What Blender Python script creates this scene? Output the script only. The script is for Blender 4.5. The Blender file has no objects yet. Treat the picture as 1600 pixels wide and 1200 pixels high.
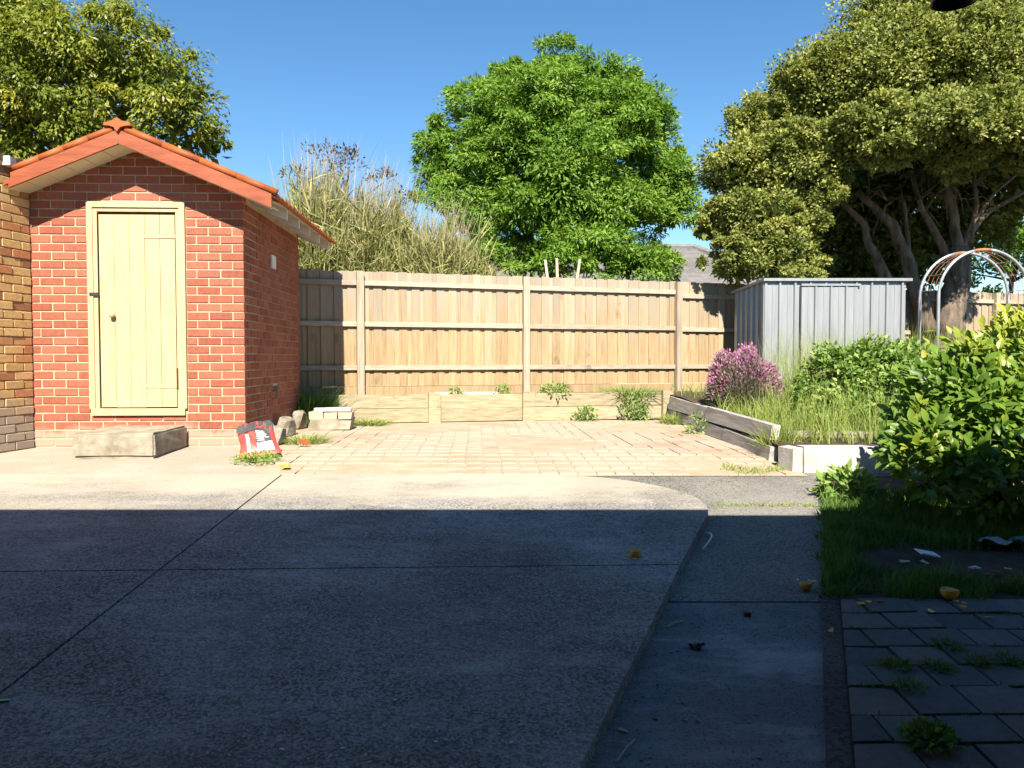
import bpy, bmesh, math, random
import numpy as np
from mathutils import Vector, Matrix, Euler
random.seed(7); rng = np.random.default_rng(7)
S = bpy.context.scene
COL = S.collection
R = math.radians

# ------------------------------------------------------------------ camera
F = 1200.0; HOR = 560.0; CAMZ = 0.9
PITCH = math.atan((600 - HOR) / F)
cam = bpy.data.cameras.new('camera'); camo = bpy.data.objects.new('camera', cam); COL.objects.link(camo)
cam.sensor_width = 36; cam.lens = 36 * F / 1600; cam.clip_end = 3000; cam.clip_start = 0.05
camo.location = (0, 0, CAMZ); camo.rotation_euler = (R(90) - PITCH, 0, 0)
S.camera = camo

# ------------------------------------------------------------------ light
SUN_EL = R(42); SUN_H = math.atan((762 - 800) / F)          # heading of the rays
d = Vector((math.sin(SUN_H) * math.cos(SUN_EL), math.cos(SUN_H) * math.cos(SUN_EL), -math.sin(SUN_EL)))
sl = bpy.data.lights.new('sun', 'SUN'); sl.energy = 5.0; sl.angle = R(0.5); sl.color = (1.0, 0.90, 0.76)
slo = bpy.data.objects.new('sun', sl); COL.objects.link(slo); slo.rotation_euler = d.to_track_quat('-Z', 'Y').to_euler()
slo.location = (0, -10, 20)
W = bpy.data.worlds.new('World'); S.world = W; W.use_nodes = True
nt = W.node_tree; bg = nt.nodes['Background']
sky = nt.nodes.new('ShaderNodeTexSky'); sky.sky_type = 'NISHITA'; sky.sun_disc = False
sky.sun_elevation = SUN_EL; sky.sun_rotation = R(180) + SUN_H
sky.air_density = 1.0; sky.dust_density = 0.0; sky.ozone_density = 3.0; sky.altitude = 50
hsv = nt.nodes.new('ShaderNodeHueSaturation'); hsv.inputs['Saturation'].default_value = 1.2; hsv.inputs['Hue'].default_value = 0.497
nt.links.new(sky.outputs[0], hsv.inputs['Color']); nt.links.new(hsv.outputs[0], bg.inputs[0]); bg.inputs[1].default_value = 0.064
S.view_settings.view_transform = 'Standard'; S.view_settings.look = 'None'
S.view_settings.exposure = 1.45; S.view_settings.gamma = 1.0
S.cycles.max_bounces = 6; S.cycles.transparent_max_bounces = 6; S.cycles.caustics_reflective = False; S.cycles.caustics_refractive = False

# ------------------------------------------------------------------ pixel helpers (photo pixels, 1600 x 1200)
cp, sp_ = math.cos(PITCH), math.sin(PITCH)
def ray(x, y):
    u = (x - 800) / F; v = (600 - y) / F
    return (u, cp + v * sp_, -sp_ + v * cp)
def atd(x, y, Y):
    r = ray(x, y); t = Y / r[1]
    return Vector((r[0] * t, Y, CAMZ + r[2] * t))
def gz(Y):
    s = 0.08
    if Y > 8: return 0.0
    if Y < -1: Y = -1
    if Y < 6: return -s * (7 - Y)
    return -s * (8 - Y) ** 2 / 4
def gp(x, y, off=0.0):
    r = ray(x, y); lo, hi = 0.5, 80
    for _ in range(50):
        m = (lo + hi) / 2
        t = m / r[1]
        if CAMZ + r[2] * t > gz(m) + off: lo = m
        else: hi = m
    t = lo / r[1]
    return Vector((r[0] * t, lo, gz(lo) + off))

# ------------------------------------------------------------------ materials
def _nodes(name):
    m = bpy.data.materials.new(name); m.use_nodes = True
    n = m.node_tree; b = n.nodes['Principled BSDF']
    return m, n, b
def ramp(n, fac, stops):
    r = n.nodes.new('ShaderNodeValToRGB'); e = r.color_ramp.elements
    while len(e) < len(stops): e.new(0.5)
    for i, (p, c) in enumerate(stops):
        e[i].position = p; e[i].color = (c[0], c[1], c[2], 1)
    n.links.new(fac, r.inputs[0]); return r.outputs[0]
def noise(n, scale, detail=4, rough=0.6, vec=None, stretch=None):
    t = n.nodes.new('ShaderNodeTexNoise'); t.inputs['Scale'].default_value = scale
    t.inputs['Detail'].default_value = detail; t.inputs['Roughness'].default_value = rough
    g = n.nodes.new('ShaderNodeNewGeometry').outputs['Position'] if vec is None else vec
    if stretch:
        mp = n.nodes.new('ShaderNodeMapping'); mp.inputs['Scale'].default_value = stretch
        n.links.new(g, mp.inputs[0]); g = mp.outputs[0]
    n.links.new(g, t.inputs['Vector']); return t.outputs['Fac']
def mixc(n, fac, a, b, mode='MIX'):
    m = n.nodes.new('ShaderNodeMix'); m.data_type = 'RGBA'; m.blend_type = mode
    if isinstance(fac, (int, float)): m.inputs[0].default_value = fac
    else: n.links.new(fac, m.inputs[0])
    for s, v in ((6, a), (7, b)):
        if isinstance(v, (tuple, list)): m.inputs[s].default_value = (v[0], v[1], v[2], 1)
        else: n.links.new(v, m.inputs[s])
    return m.outputs[2]
def mth(n, op, a, b=None):
    m = n.nodes.new('ShaderNodeMath'); m.operation = op
    for i, v in enumerate((a, b)):
        if v is None: continue
        if isinstance(v, (int, float)): m.inputs[i].default_value = v
        else: n.links.new(v, m.inputs[i])
    return m.outputs[0]
def bump(n, b, h, strength=0.3, dist=0.01):
    bp = n.nodes.new('ShaderNodeBump'); bp.inputs['Strength'].default_value = strength; bp.inputs['Distance'].default_value = dist
    n.links.new(h, bp.inputs['Height']); n.links.new(bp.outputs[0], b.inputs['Normal'])
def simple(name, c1, c2, scale=8, rough=0.8, bs=0.2, bscale=None, metal=0.0, stretch=None, rand=0.0, spec=0.3):
    m, n, b = _nodes(name)
    f = noise(n, scale, stretch=stretch)
    c = ramp(n, f, [(0.3, c1), (0.7, c2)])
    if rand:
        oi = n.nodes.new('ShaderNodeObjectInfo').outputs['Random']
        v = mth(n, 'ADD', mth(n, 'MULTIPLY', oi, 2 * rand), 1 - rand)
        hs = n.nodes.new('ShaderNodeHueSaturation'); n.links.new(v, hs.inputs['Value']); n.links.new(c, hs.inputs['Color']); c = hs.outputs[0]
    n.links.new(c, b.inputs['Base Color'])
    b.inputs['Roughness'].default_value = rough; b.inputs['Metallic'].default_value = metal
    b.inputs['Specular IOR Level'].default_value = spec
    if bs: bump(n, b, noise(n, bscale or scale * 6, 5, stretch=stretch), bs)
    return m
def concrete(name, c_lo, c_hi, speck, speck_amt, scale=90, scuff=None, flake=0.35, sand_or_sunlit=None):
    m, n, b = _nodes(name)
    pos = n.nodes.new('ShaderNodeNewGeometry').outputs['Position']
    base = ramp(n, noise(n, 1.3, 6, 0.65, pos), [(0.32, c_lo), (0.68, c_hi)])
    v = n.nodes.new('ShaderNodeTexVoronoi'); v.inputs['Scale'].default_value = scale; n.links.new(pos, v.inputs['Vector'])
    sp = ramp(n, v.outputs['Color'], [(0.0, (1, 1, 1)), (1.0, (0, 0, 0))])
    sepc = n.nodes.new('ShaderNodeSeparateColor'); n.links.new(v.outputs['Color'], sepc.inputs[0])
    dark = mth(n, 'GREATER_THAN', sepc.outputs[0], 1 - speck_amt)
    wear = ramp(n, noise(n, 0.9, 5, 0.7, pos), [(0.35, (0.35,) * 3), (0.65, (1,) * 3)])
    c = mixc(n, mth(n, 'MULTIPLY', mth(n, 'MULTIPLY', dark, wear), 0.85), base, speck)
    lt = mth(n, 'GREATER_THAN', sepc.outputs[1], 0.88)
    c = mixc(n, mth(n, 'MULTIPLY', lt, flake), c, tuple(min(1, x * 1.9) for x in c_hi))
    if scuff:
        sc = ramp(n, noise(n, 1.9 if 'path' in name else 1.7, 9, 0.78, pos, stretch=(0.7, 1.8, 1)), [(0.5 if 'path' in name else 0.5, (0, 0, 0)), (0.72, (1, 1, 1))])
        c = mixc(n, mth(n, 'MULTIPLY', sc, 0.75 if 'path' in name else 0.5), c, scuff)
    if sand_or_sunlit:  # sandy dust plus sunlit paleness painted in, growing toward the far end
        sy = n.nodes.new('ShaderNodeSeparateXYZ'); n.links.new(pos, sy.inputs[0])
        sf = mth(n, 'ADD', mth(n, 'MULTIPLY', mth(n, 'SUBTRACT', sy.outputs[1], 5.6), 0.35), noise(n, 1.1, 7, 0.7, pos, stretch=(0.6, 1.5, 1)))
        c = mixc(n, ramp(n, sf, [(0.36, (0,) * 3), (0.66, (0.85,) * 3)]), c, sand_or_sunlit)
    st = ramp(n, noise(n, 0.45, 4, 0.6, pos), [(0.4, (0, 0, 0)), (0.75, (1, 1, 1))])
    c = mixc(n, mth(n, 'MULTIPLY', st, 0.35), c, tuple(x * 0.6 for x in c_lo))
    n.links.new(c, b.inputs['Base Color']); b.inputs['Roughness'].default_value = 0.9; b.inputs['Specular IOR Level'].default_value = 0.25
    h = mth(n, 'ADD', mth(n, 'MULTIPLY', v.outputs['Distance'], 1.0), noise(n, 40, 4, 0.6, pos))
    bump(n, b, h, 0.45, 0.006)
    return m
def brickmat(name, stops, stain=None, zlo=0.0, zhi=0.45, dust=None):
    m, n, b = _nodes(name)
    pos = n.nodes.new('ShaderNodeNewGeometry').outputs['Position']
    oi = n.nodes.new('ShaderNodeObjectInfo').outputs['Random']
    at = n.nodes.new('ShaderNodeAttribute'); at.attribute_name = 'tint'
    r = mth(n, 'FRACT', mth(n, 'ADD', oi, at.outputs['Fac']))
    c = ramp(n, r, stops)
    c = mixc(n, 0.35, c, ramp(n, noise(n, 25, 5, 0.7, pos), [(0.3, (0.25,) * 3), (0.75, (0.9,) * 3)]), 'OVERLAY')
    if stain:
        sz = n.nodes.new('ShaderNodeSeparateXYZ'); n.links.new(pos, sz.inputs[0])
        hh = mth(n, 'ADD', sz.outputs[2], mth(n, 'MULTIPLY', noise(n, 4, 5, 0.7, pos), -zlo))
        f = ramp(n, hh, [(0.0, (1,) * 3), (max(0.02, zhi), (0,) * 3)])
        c = mixc(n, mth(n, 'MULTIPLY', f, 0.8), c, stain)
    if dust:
        c = mixc(n, ramp(n, noise(n, 0.8, 6, 0.65, pos), [(0.34, (0.3,) * 3), (0.5, (0.97,) * 3)]), c, dust)
    n.links.new(c, b.inputs['Base Color']); b.inputs['Roughness'].default_value = 0.85; b.inputs['Specular IOR Level'].default_value = 0.25
    bump(n, b, noise(n, 70, 5, 0.7, pos), 0.35, 0.006)
    return m
def leafmat(name, c_dark, c_mid, c_light, trans=0.35, rough=0.5, spec=0.3):
    m, n, b = _nodes(name)
    at = n.nodes.new('ShaderNodeAttribute'); at.attribute_name = 'tint'
    oi = n.nodes.new('ShaderNodeObjectInfo').outputs['Random']
    t = mth(n, 'ADD', at.outputs['Fac'], mth(n, 'MULTIPLY', oi, 0.001))
    c = ramp(n, t, [(0.0, c_dark), (0.5, c_mid), (1.0, c_light)])
    n.links.new(c, b.inputs['Base Color']); b.inputs['Roughness'].default_value = rough; b.inputs['Specular IOR Level'].default_value = spec
    tr = n.nodes.new('ShaderNodeBsdfTranslucent'); n.links.new(mixc(n, 1.0, c, (0.95, 1.0, 0.45), 'MULTIPLY'), tr.inputs[0])
    mx = n.nodes.new('ShaderNodeMixShader'); mx.inputs[0].default_value = trans
    out = n.nodes['Material Output']
    n.links.new(b.outputs[0], mx.inputs[1]); n.links.new(tr.outputs[0], mx.inputs[2]); n.links.new(mx.outputs[0], out.inputs[0])
    return m
def woodmat(name, c1, c2, c3, axis='z', rand=0.25, rough=0.85, grey=None):
    m, n, b = _nodes(name)
    pos = n.nodes.new('ShaderNodeNewGeometry').outputs['Position']
    oi = n.nodes.new('ShaderNodeObjectInfo').outputs['Random']
    off = n.nodes.new('ShaderNodeVectorMath'); off.operation = 'ADD'
    cmb = n.nodes.new('ShaderNodeCombineXYZ')
    for i in range(3): n.links.new(mth(n, 'MULTIPLY', oi, 37.0 + 11 * i), cmb.inputs[i])
    n.links.new(pos, off.inputs[0]); n.links.new(cmb.outputs[0], off.inputs[1])
    st = {'z': (14, 14, 0.9), 'x': (0.9, 8, 16), 'y': (8, 0.9, 16)}[axis]
    g = noise(n, 2.2, 7, 0.65, off.outputs[0], stretch=st)
    c = ramp(n, g, [(0.28, c1), (0.5, c2), (0.72, c3)])
    k = noise(n, 2.6, 3, 0.5, off.outputs[0], stretch=tuple(min(1.6, s) for s in st))
    c = mixc(n, ramp(n, k, [(0.66, (0,) * 3), (0.74, (0.55,) * 3)]), c, tuple(x * 0.45 for x in c1))
    if grey:
        gf = noise(n, 1.5, 5, 0.7, off.outputs[0], stretch=(5, 5, 0.8)); sz = n.nodes.new('ShaderNodeSeparateXYZ'); n.links.new(pos, sz.inputs[0])
        gf = mth(n, 'ADD', mth(n, 'MULTIPLY', mth(n, 'SUBTRACT', sz.outputs[2], 1.3), 0.28), gf)
        c = mixc(n, ramp(n, gf, [(0.42, (0,) * 3), (0.75, (0.9,) * 3)]), c, grey)
    v = mth(n, 'ADD', mth(n, 'MULTIPLY', oi, 2 * rand), 1 - rand)
    hs = n.nodes.new('ShaderNodeHueSaturation'); n.links.new(v, hs.inputs['Value']); n.links.new(c, hs.inputs['Color'])
    n.links.new(hs.outputs[0], b.inputs['Base Color']); b.inputs['Roughness'].default_value = rough; b.inputs['Specular IOR Level'].default_value = 0.2
    bump(n, b, noise(n, 8, 6, 0.7, off.outputs[0], stretch=st), 0.3, 0.004)
    return m

M = {}
M['slab'] = concrete('slab_concrete', (0.17, 0.166, 0.158), (0.30, 0.292, 0.275), (0.028, 0.028, 0.03), 0.44, 108, (0.52, 0.51, 0.49), 0.3, (0.42, 0.38, 0.30))  # last colour: dust and painted sunlit cream on the far end
M['apron'] = concrete('apron_concrete', (0.30, 0.275, 0.22), (0.38, 0.345, 0.28), (0.24, 0.22, 0.18), 0.12, 110, (0.44, 0.41, 0.34), 0.1)
M['path'] = concrete('path_concrete', (0.12, 0.13, 0.135), (0.24, 0.252, 0.255), (0.05, 0.05, 0.05), 0.15, 140, (0.42, 0.43, 0.43), 0.08)
M['asphalt'] = concrete('path_asphalt', (0.16, 0.154, 0.138), (0.245, 0.235, 0.21), (0.02, 0.02, 0.02), 0.35, 120, (0.2, 0.2, 0.19), 0.2)
M['kerb'] = concrete('kerb_concrete', (0.05, 0.048, 0.042), (0.10, 0.095, 0.085), (0.025, 0.025, 0.025), 0.3, 80)
M['soil'] = simple('soil', (0.035, 0.024, 0.016), (0.09, 0.065, 0.045), 6, 0.95, 0.8, 60)
M['sand_or_sunlit'] = simple('sand_or_sunlit', (0.30, 0.24, 0.165), (0.40, 0.33, 0.24), 3, 0.95, 0.4, 80)  # plain sand under the paving bricks
M['earth'] = simple('earth', (0.10, 0.085, 0.05), (0.16, 0.14, 0.08), 0.8, 0.95, 0.4, 20)
M['redbrick'] = brickmat('red_brick', [(0, (0.22, 0.068, 0.042)), (0.3, (0.265, 0.086, 0.05)), (0.75, (0.305, 0.108, 0.066)), (1, (0.245, 0.085, 0.056))], (0.38, 0.27, 0.21), 0.28, 0.07)
M['yellowbrick'] = brickmat('yellow_brick', [(0, (0.48, 0.32, 0.13)), (0.45, (0.56, 0.38, 0.17)), (0.7, (0.52, 0.29, 0.13)), (0.85, (0.44, 0.19, 0.08)), (1, (0.27, 0.15, 0.07))], (0.30, 0.28, 0.25), 0.5, 0.32)
M['mortar'] = simple('mortar', (0.36, 0.28, 0.19), (0.54, 0.44, 0.31), 6, 0.95, 0.4, 120)
M['mortar_grey'] = simple('mortar_grey', (0.16, 0.12, 0.075), (0.27, 0.20, 0.125), 20, 0.95, 0.4, 120)
M['cream'] = simple('cream_paint', (0.44, 0.345, 0.185), (0.52, 0.415, 0.235), 5, 0.55, 0.15, 30, stretch=(6, 6, 0.6))
m_, n_, b_ = M['cream'], M['cream'].node_tree, M['cream'].node_tree.nodes['Principled BSDF']
src = b_.inputs['Base Color'].links[0].from_socket
gr = ramp(n_, noise(n_, 3.0, 7, 0.75, None, (7, 7, 1.0)), [(0.52, (0,) * 3), (0.75, (0.6,) * 3)])
n_.links.new(mixc(n_, gr, src, (0.30, 0.22, 0.11)), b_.inputs['Base Color'])
M['soffit'] = simple('soffit_paint', (0.58, 0.52, 0.38), (0.66, 0.60, 0.45), 4, 0.7, 0.1)
M['white'] = simple('white_paint', (0.62, 0.62, 0.60), (0.75, 0.74, 0.71), 6, 0.6, 0.1)
M['whitewash'] = simple('whitewash', (0.34, 0.32, 0.29), (0.55, 0.53, 0.49), 5, 0.9, 0.6, 30)
M['barge'] = simple('orange_paint', (0.20, 0.045, 0.017), (0.30, 0.082, 0.032), 3, 0.55, 0.3, 20, stretch=(1, 8, 8))
M['tile'] = simple('terracotta', (0.25, 0.058, 0.015), (0.36, 0.098, 0.027), 9, 0.6, 0.2, rand=0.12)
M['paling'] = woodmat('paling_timber', (0.23, 0.155, 0.08), (0.33, 0.24, 0.135), (0.385, 0.29, 0.175), 'z', 0.13, grey=(0.29, 0.26, 0.21))
M['paling_grey'] = woodmat('weathered_timber', (0.24, 0.20, 0.15), (0.34, 0.29, 0.225), (0.42, 0.365, 0.29), 'x', 0.12)
M['post'] = woodmat('post_timber', (0.22, 0.18, 0.135), (0.32, 0.27, 0.205), (0.39, 0.335, 0.26), 'z', 0.1)
M['sleeper'] = woodmat('treated_pine', (0.17, 0.145, 0.09), (0.295, 0.255, 0.165), (0.37, 0.325, 0.22), 'x', 0.1)
M['oldsleeper'] = woodmat('grey_sleeper', (0.20, 0.185, 0.17), (0.36, 0.34, 0.32), (0.50, 0.475, 0.445), 'y', 0.18)
M['pavebrick'] = brickmat('paving_brick', [(0, (0.27, 0.20, 0.14)), (0.5, (0.32, 0.235, 0.165)), (0.85, (0.34, 0.18, 0.125)), (1, (0.25, 0.20, 0.16))], dust=(0.37, 0.315, 0.24))
M['paver'] = brickmat('dark_paver', [(0, (0.075, 0.078, 0.082)), (0.5, (0.12, 0.122, 0.122)), (0.85, (0.135, 0.115, 0.108)), (1, (0.095, 0.10, 0.105))])
M['zinc'] = simple('zincalume', (0.235, 0.258, 0.278), (0.315, 0.338, 0.358), 3, 0.45, 0.05, 30, metal=0.4, stretch=(5, 5, 0.4))
M['darkgap'] = simple('dark_metal', (0.02, 0.02, 0.022), (0.04, 0.04, 0.04), 5, 0.6, 0)
M['bark'] = simple('paper_bark', (0.045, 0.033, 0.022), (0.22, 0.18, 0.14), 3.5, 0.95, 1.0, 14, stretch=(3, 3, 0.7))
M['brownbark'] = simple('brown_bark', (0.06, 0.045, 0.03), (0.15, 0.115, 0.08), 5, 0.95, 0.8, 20, stretch=(3, 3, 0.6))
M['galv'] = simple('galvanised_tube', (0.42, 0.43, 0.44), (0.55, 0.56, 0.57), 8, 0.4, 0.05, metal=0.7)
M['rust'] = simple('rusty_tube', (0.22, 0.09, 0.04), (0.36, 0.20, 0.12), 14, 0.8, 0.2)
M['stone'] = simple('rough_stone', (0.17, 0.15, 0.11), (0.34, 0.31, 0.25), 7, 0.95, 0.9, 25)
M['rooftile'] = simple('grey_roof', (0.11, 0.105, 0.105), (0.17, 0.165, 0.16), 3, 0.7, 0.1, rand=0.1)
M['render'] = simple('pale_render', (0.5, 0.46, 0.4), (0.58, 0.54, 0.47), 2, 0.9, 0.1)
M['paper'] = simple('paper', (0.6, 0.6, 0.6), (0.72, 0.72, 0.7), 10, 0.8, 0.05)
M['orange'] = simple('orange_peel', (0.62, 0.28, 0.03), (0.78, 0.42, 0.07), 12, 0.5, 0.2, 90)
M['pith'] = simple('orange_pith', (0.70, 0.52, 0.22), (0.8, 0.66, 0.36), 20, 0.8, 0.2)
M['red'] = simple('red_plastic', (0.55, 0.05, 0.045), (0.62, 0.08, 0.06), 10, 0.4, 0.1)
M['charcoal'] = simple('charcoal_plastic', (0.045, 0.05, 0.055), (0.075, 0.08, 0.085), 10, 0.4, 0.1)
M['whiteplastic'] = simple('white_plastic', (0.62, 0.62, 0.62), (0.72, 0.72, 0.72), 10, 0.45, 0.1)
M['clearplastic'] = simple('grey_plastic', (0.20, 0.27, 0.29), (0.32, 0.40, 0.42), 10, 0.3, 0.1)
M['brown'] = simple('brown_wood', (0.06, 0.03, 0.02), (0.10, 0.05, 0.03), 10, 0.8, 0.2)
M['straw'] = simple('dry_straw', (0.38, 0.32, 0.2), (0.5, 0.44, 0.3), 10, 0.8, 0.1)
M['green'] = simple('green_plastic', (0.01, 0.25, 0.15), (0.02, 0.32, 0.2), 10, 0.4, 0)
M['lampmetal'] = simple('lamp_metal', (0.03, 0.03, 0.03), (0.06, 0.055, 0.05), 10, 0.3, 0.05, metal=0.6)
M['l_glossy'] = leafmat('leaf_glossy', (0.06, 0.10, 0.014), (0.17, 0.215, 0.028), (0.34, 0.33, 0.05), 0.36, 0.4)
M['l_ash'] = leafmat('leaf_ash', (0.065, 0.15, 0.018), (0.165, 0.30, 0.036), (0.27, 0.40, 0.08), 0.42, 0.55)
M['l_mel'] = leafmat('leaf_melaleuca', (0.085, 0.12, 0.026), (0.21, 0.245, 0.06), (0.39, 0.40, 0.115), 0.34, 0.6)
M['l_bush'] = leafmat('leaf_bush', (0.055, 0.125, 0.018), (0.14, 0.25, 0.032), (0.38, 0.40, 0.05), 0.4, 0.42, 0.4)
M['l_weed'] = leafmat('leaf_weed', (0.09, 0.18, 0.035), (0.20, 0.32, 0.075), (0.34, 0.42, 0.13), 0.35, 0.6)
M['l_grass'] = leafmat('leaf_grass', (0.05, 0.12, 0.018), (0.10, 0.21, 0.03), (0.22, 0.26, 0.08), 0.3, 0.6)
M['l_dry'] = leafmat('leaf_dry_grass', (0.12, 0.20, 0.035), (0.24, 0.32, 0.07), (0.40, 0.42, 0.15), 0.35, 0.7)
M['l_reed'] = leafmat('leaf_reed', (0.11, 0.14, 0.04), (0.25, 0.26, 0.09), (0.44, 0.40, 0.20), 0.3, 0.7)
M['l_feather'] = leafmat('reed_feather', (0.30, 0.25, 0.17), (0.42, 0.36, 0.26), (0.5, 0.44, 0.33), 0.3, 0.8)
M['l_red'] = leafmat('leaf_red_dark', (0.025, 0.022, 0.012), (0.06, 0.04, 0.02), (0.12, 0.07, 0.03), 0.25, 0.5)
M['l_lav'] = leafmat('leaf_lavender', (0.10, 0.11, 0.075), (0.19, 0.20, 0.14), (0.30, 0.30, 0.22), 0.25, 0.8)
M['flower'] = leafmat('flower_pink', (0.30, 0.12, 0.22), (0.44, 0.18, 0.33), (0.52, 0.33, 0.42), 0.3, 0.8)
M['l_stalk'] = leafmat('pale_stalk', (0.30, 0.34, 0.10), (0.40, 0.42, 0.16), (0.45, 0.45, 0.2), 0.2, 0.7)

# ------------------------------------------------------------------ object helpers
ROOT = {}
def tag(o, label=None, cat=None, group=None, kind=None):
    if label: o['label'] = label
    if cat: o['category'] = cat
    if group: o['group'] = group
    if kind: o['kind'] = kind
    return o
def thing(name, loc, label, cat, group=None):
    o = bpy.data.objects.new(name, None); COL.objects.link(o); o.location = loc; o.empty_display_size = 0.1
    ROOT[o.name] = Vector(loc); return tag(o, label, cat, group)
def rootof(p): return ROOT.get(p.name, Vector((0, 0, 0))) if p else Vector((0, 0, 0))
def mk(name, verts, faces, mat, parent=None, smooth=False, tint=None, kind=None):
    """mesh from world-space verts; origin at the parent's root"""
    off = rootof(parent)
    me = bpy.data.meshes.new(name)
    v = np.asarray(verts, dtype=np.float64).reshape(-1, 3)
    if parent is None:
        c = Vector((float(v[:, 0].mean()), float(v[:, 1].mean()), float(v[:, 2].min())))
        off = c
    v = v - np.array(off)
    if isinstance(faces, np.ndarray):
        nf, k = faces.shape
        me.vertices.add(len(v)); me.vertices.foreach_set('co', v.ravel().astype(np.float32))
        me.loops.add(nf * k); me.loops.foreach_set('vertex_index', faces.ravel().astype(np.int32))
        me.polygons.add(nf); me.polygons.foreach_set('loop_start', np.arange(0, nf * k, k, dtype=np.int32))
        me.polygons.foreach_set('loop_total', np.full(nf, k, dtype=np.int32))
        me.update(calc_edges=True)
    else:
        me.from_pydata([tuple(x) for x in v], [], faces)
    if tint is not None:
        a = me.attributes.new('tint', 'FLOAT', 'FACE'); a.data.foreach_set('value', np.asarray(tint, dtype=np.float32))
    if mat: me.materials.append(mat)
    if smooth: me.polygons.foreach_set('use_smooth', np.ones(len(me.polygons), dtype=bool))
    me.validate(); me.update()
    o = bpy.data.objects.new(name, me); COL.objects.link(o)
    if parent is None:
        o.location = off; ROOT[o.name] = off
    else:
        o.parent = parent; ROOT[o.name] = rootof(parent)
    if kind: o['kind'] = kind
    return o
def boxmesh(sx, sy, sz, bev=0.0, name='piece'):
    bm = bmesh.new(); bmesh.ops.create_cube(bm, size=1.0)
    for v in bm.verts: v.co = Vector((v.co.x * sx, v.co.y * sy, v.co.z * sz))
    if bev: bmesh.ops.bevel(bm, geom=bm.edges[:], offset=bev, segments=1, affect='EDGES')
    me = bpy.data.meshes.new(name); bm.to_mesh(me); bm.free(); return me
def inst(name, me, mat, loc, rot=(0, 0, 0), scale=(1, 1, 1), parent=None):
    if mat and not me.materials: me.materials.append(mat)
    o = bpy.data.objects.new(name, me); COL.objects.link(o)
    o.location = Vector(loc) - rootof(parent); o.rotation_euler = rot; o.scale = scale
    if parent: o.parent = parent
    ROOT[o.name] = Vector(loc); return o
BOX8 = [(-1,-1,-1),(1,-1,-1),(1,1,-1),(-1,1,-1),(-1,-1,1),(1,-1,1),(1,1,1),(-1,1,1)]
BOXF = [(0,3,2,1),(4,5,6,7),(0,1,5,4),(1,2,6,5),(2,3,7,6),(3,0,4,7)]
class MB:
    def __init__(s): s.v = []; s.f = []
    def box(s, c, size, rz=0.0, rx=0.0, ry=0.0, jit=0.0):
        m = Euler((rx, ry, rz)).to_matrix(); k = len(s.v)
        for b in BOX8:
            p = m @ Vector((b[0]*size[0]/2 + random.uniform(-jit,jit), b[1]*size[1]/2 + random.uniform(-jit,jit), b[2]*size[2]/2 + random.uniform(-jit,jit))) + Vector(c)
            s.v.append(tuple(p))
        s.f += [tuple(i + k for i in f) for f in BOXF]; return s
    def hexa(s, pts):
        k = len(s.v); s.v += [tuple(p) for p in pts]; s.f += [tuple(i + k for i in f) for f in BOXF]; return s
    def tube(s, pts, rad, seg=8, cap=True):
        pts = [Vector(p) for p in pts]
        if not hasattr(rad, '__len__'): rad = [rad] * len(pts)
        k0 = len(s.v); ref = Vector((0.31, 0.17, 0.93)).normalized()
        for i, p in enumerate(pts):
            t = (pts[min(i+1, len(pts)-1)] - pts[max(i-1, 0)]).normalized()
            a = t.cross(ref)
            if a.length < 0.05: a = t.cross(Vector((1, 0, 0)))
            a.normalize(); b = t.cross(a)
            for j in range(seg):
                th = 2 * math.pi * j / seg
                s.v.append(tuple(p + (a * math.cos(th) + b * math.sin(th)) * rad[i]))
        for i in range(len(pts) - 1):
            for j in range(seg):
                a0 = k0 + i*seg + j; a1 = k0 + i*seg + (j+1) % seg
                s.f.append((a0, a1, a1 + seg, a0 + seg))
        if cap:
            s.f.append(tuple(k0 + j for j in reversed(range(seg)))); s.f.append(tuple(k0 + (len(pts)-1)*seg + j for j in range(seg)))
        return s
    def build(s, name, mat, parent=None, smooth=False, kind=None): return mk(name, s.v, s.f, mat, parent, smooth, kind=kind)
def sheet(name, rows, mat, parent=None, skirt=0.0, kind=None):
    """rows: list of lists of (x,y,z); quad grid, optional skirt down all round"""
    nr, nc = len(rows), len(rows[0]); v = [p for r in rows for p in r]; f = []
    for i in range(nr - 1):
        for j in range(nc - 1): f.append((i*nc+j, i*nc+j+1, (i+1)*nc+j+1, (i+1)*nc+j))
    if skirt:
        ring = [j for j in range(nc)] + [i*nc+nc-1 for i in range(1, nr)] + [(nr-1)*nc+j for j in range(nc-2, -1, -1)] + [i*nc for i in range(nr-2, 0, -1)]
        k = len(v); v += [(v[i][0], v[i][1], v[i][2] - skirt) for i in ring]
        for a in range(len(ring)):
            b = (a + 1) % len(ring); f.append((ring[b], ring[a], k + a, k + b))
    return mk(name, v, f, mat, parent, kind=kind)

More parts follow.
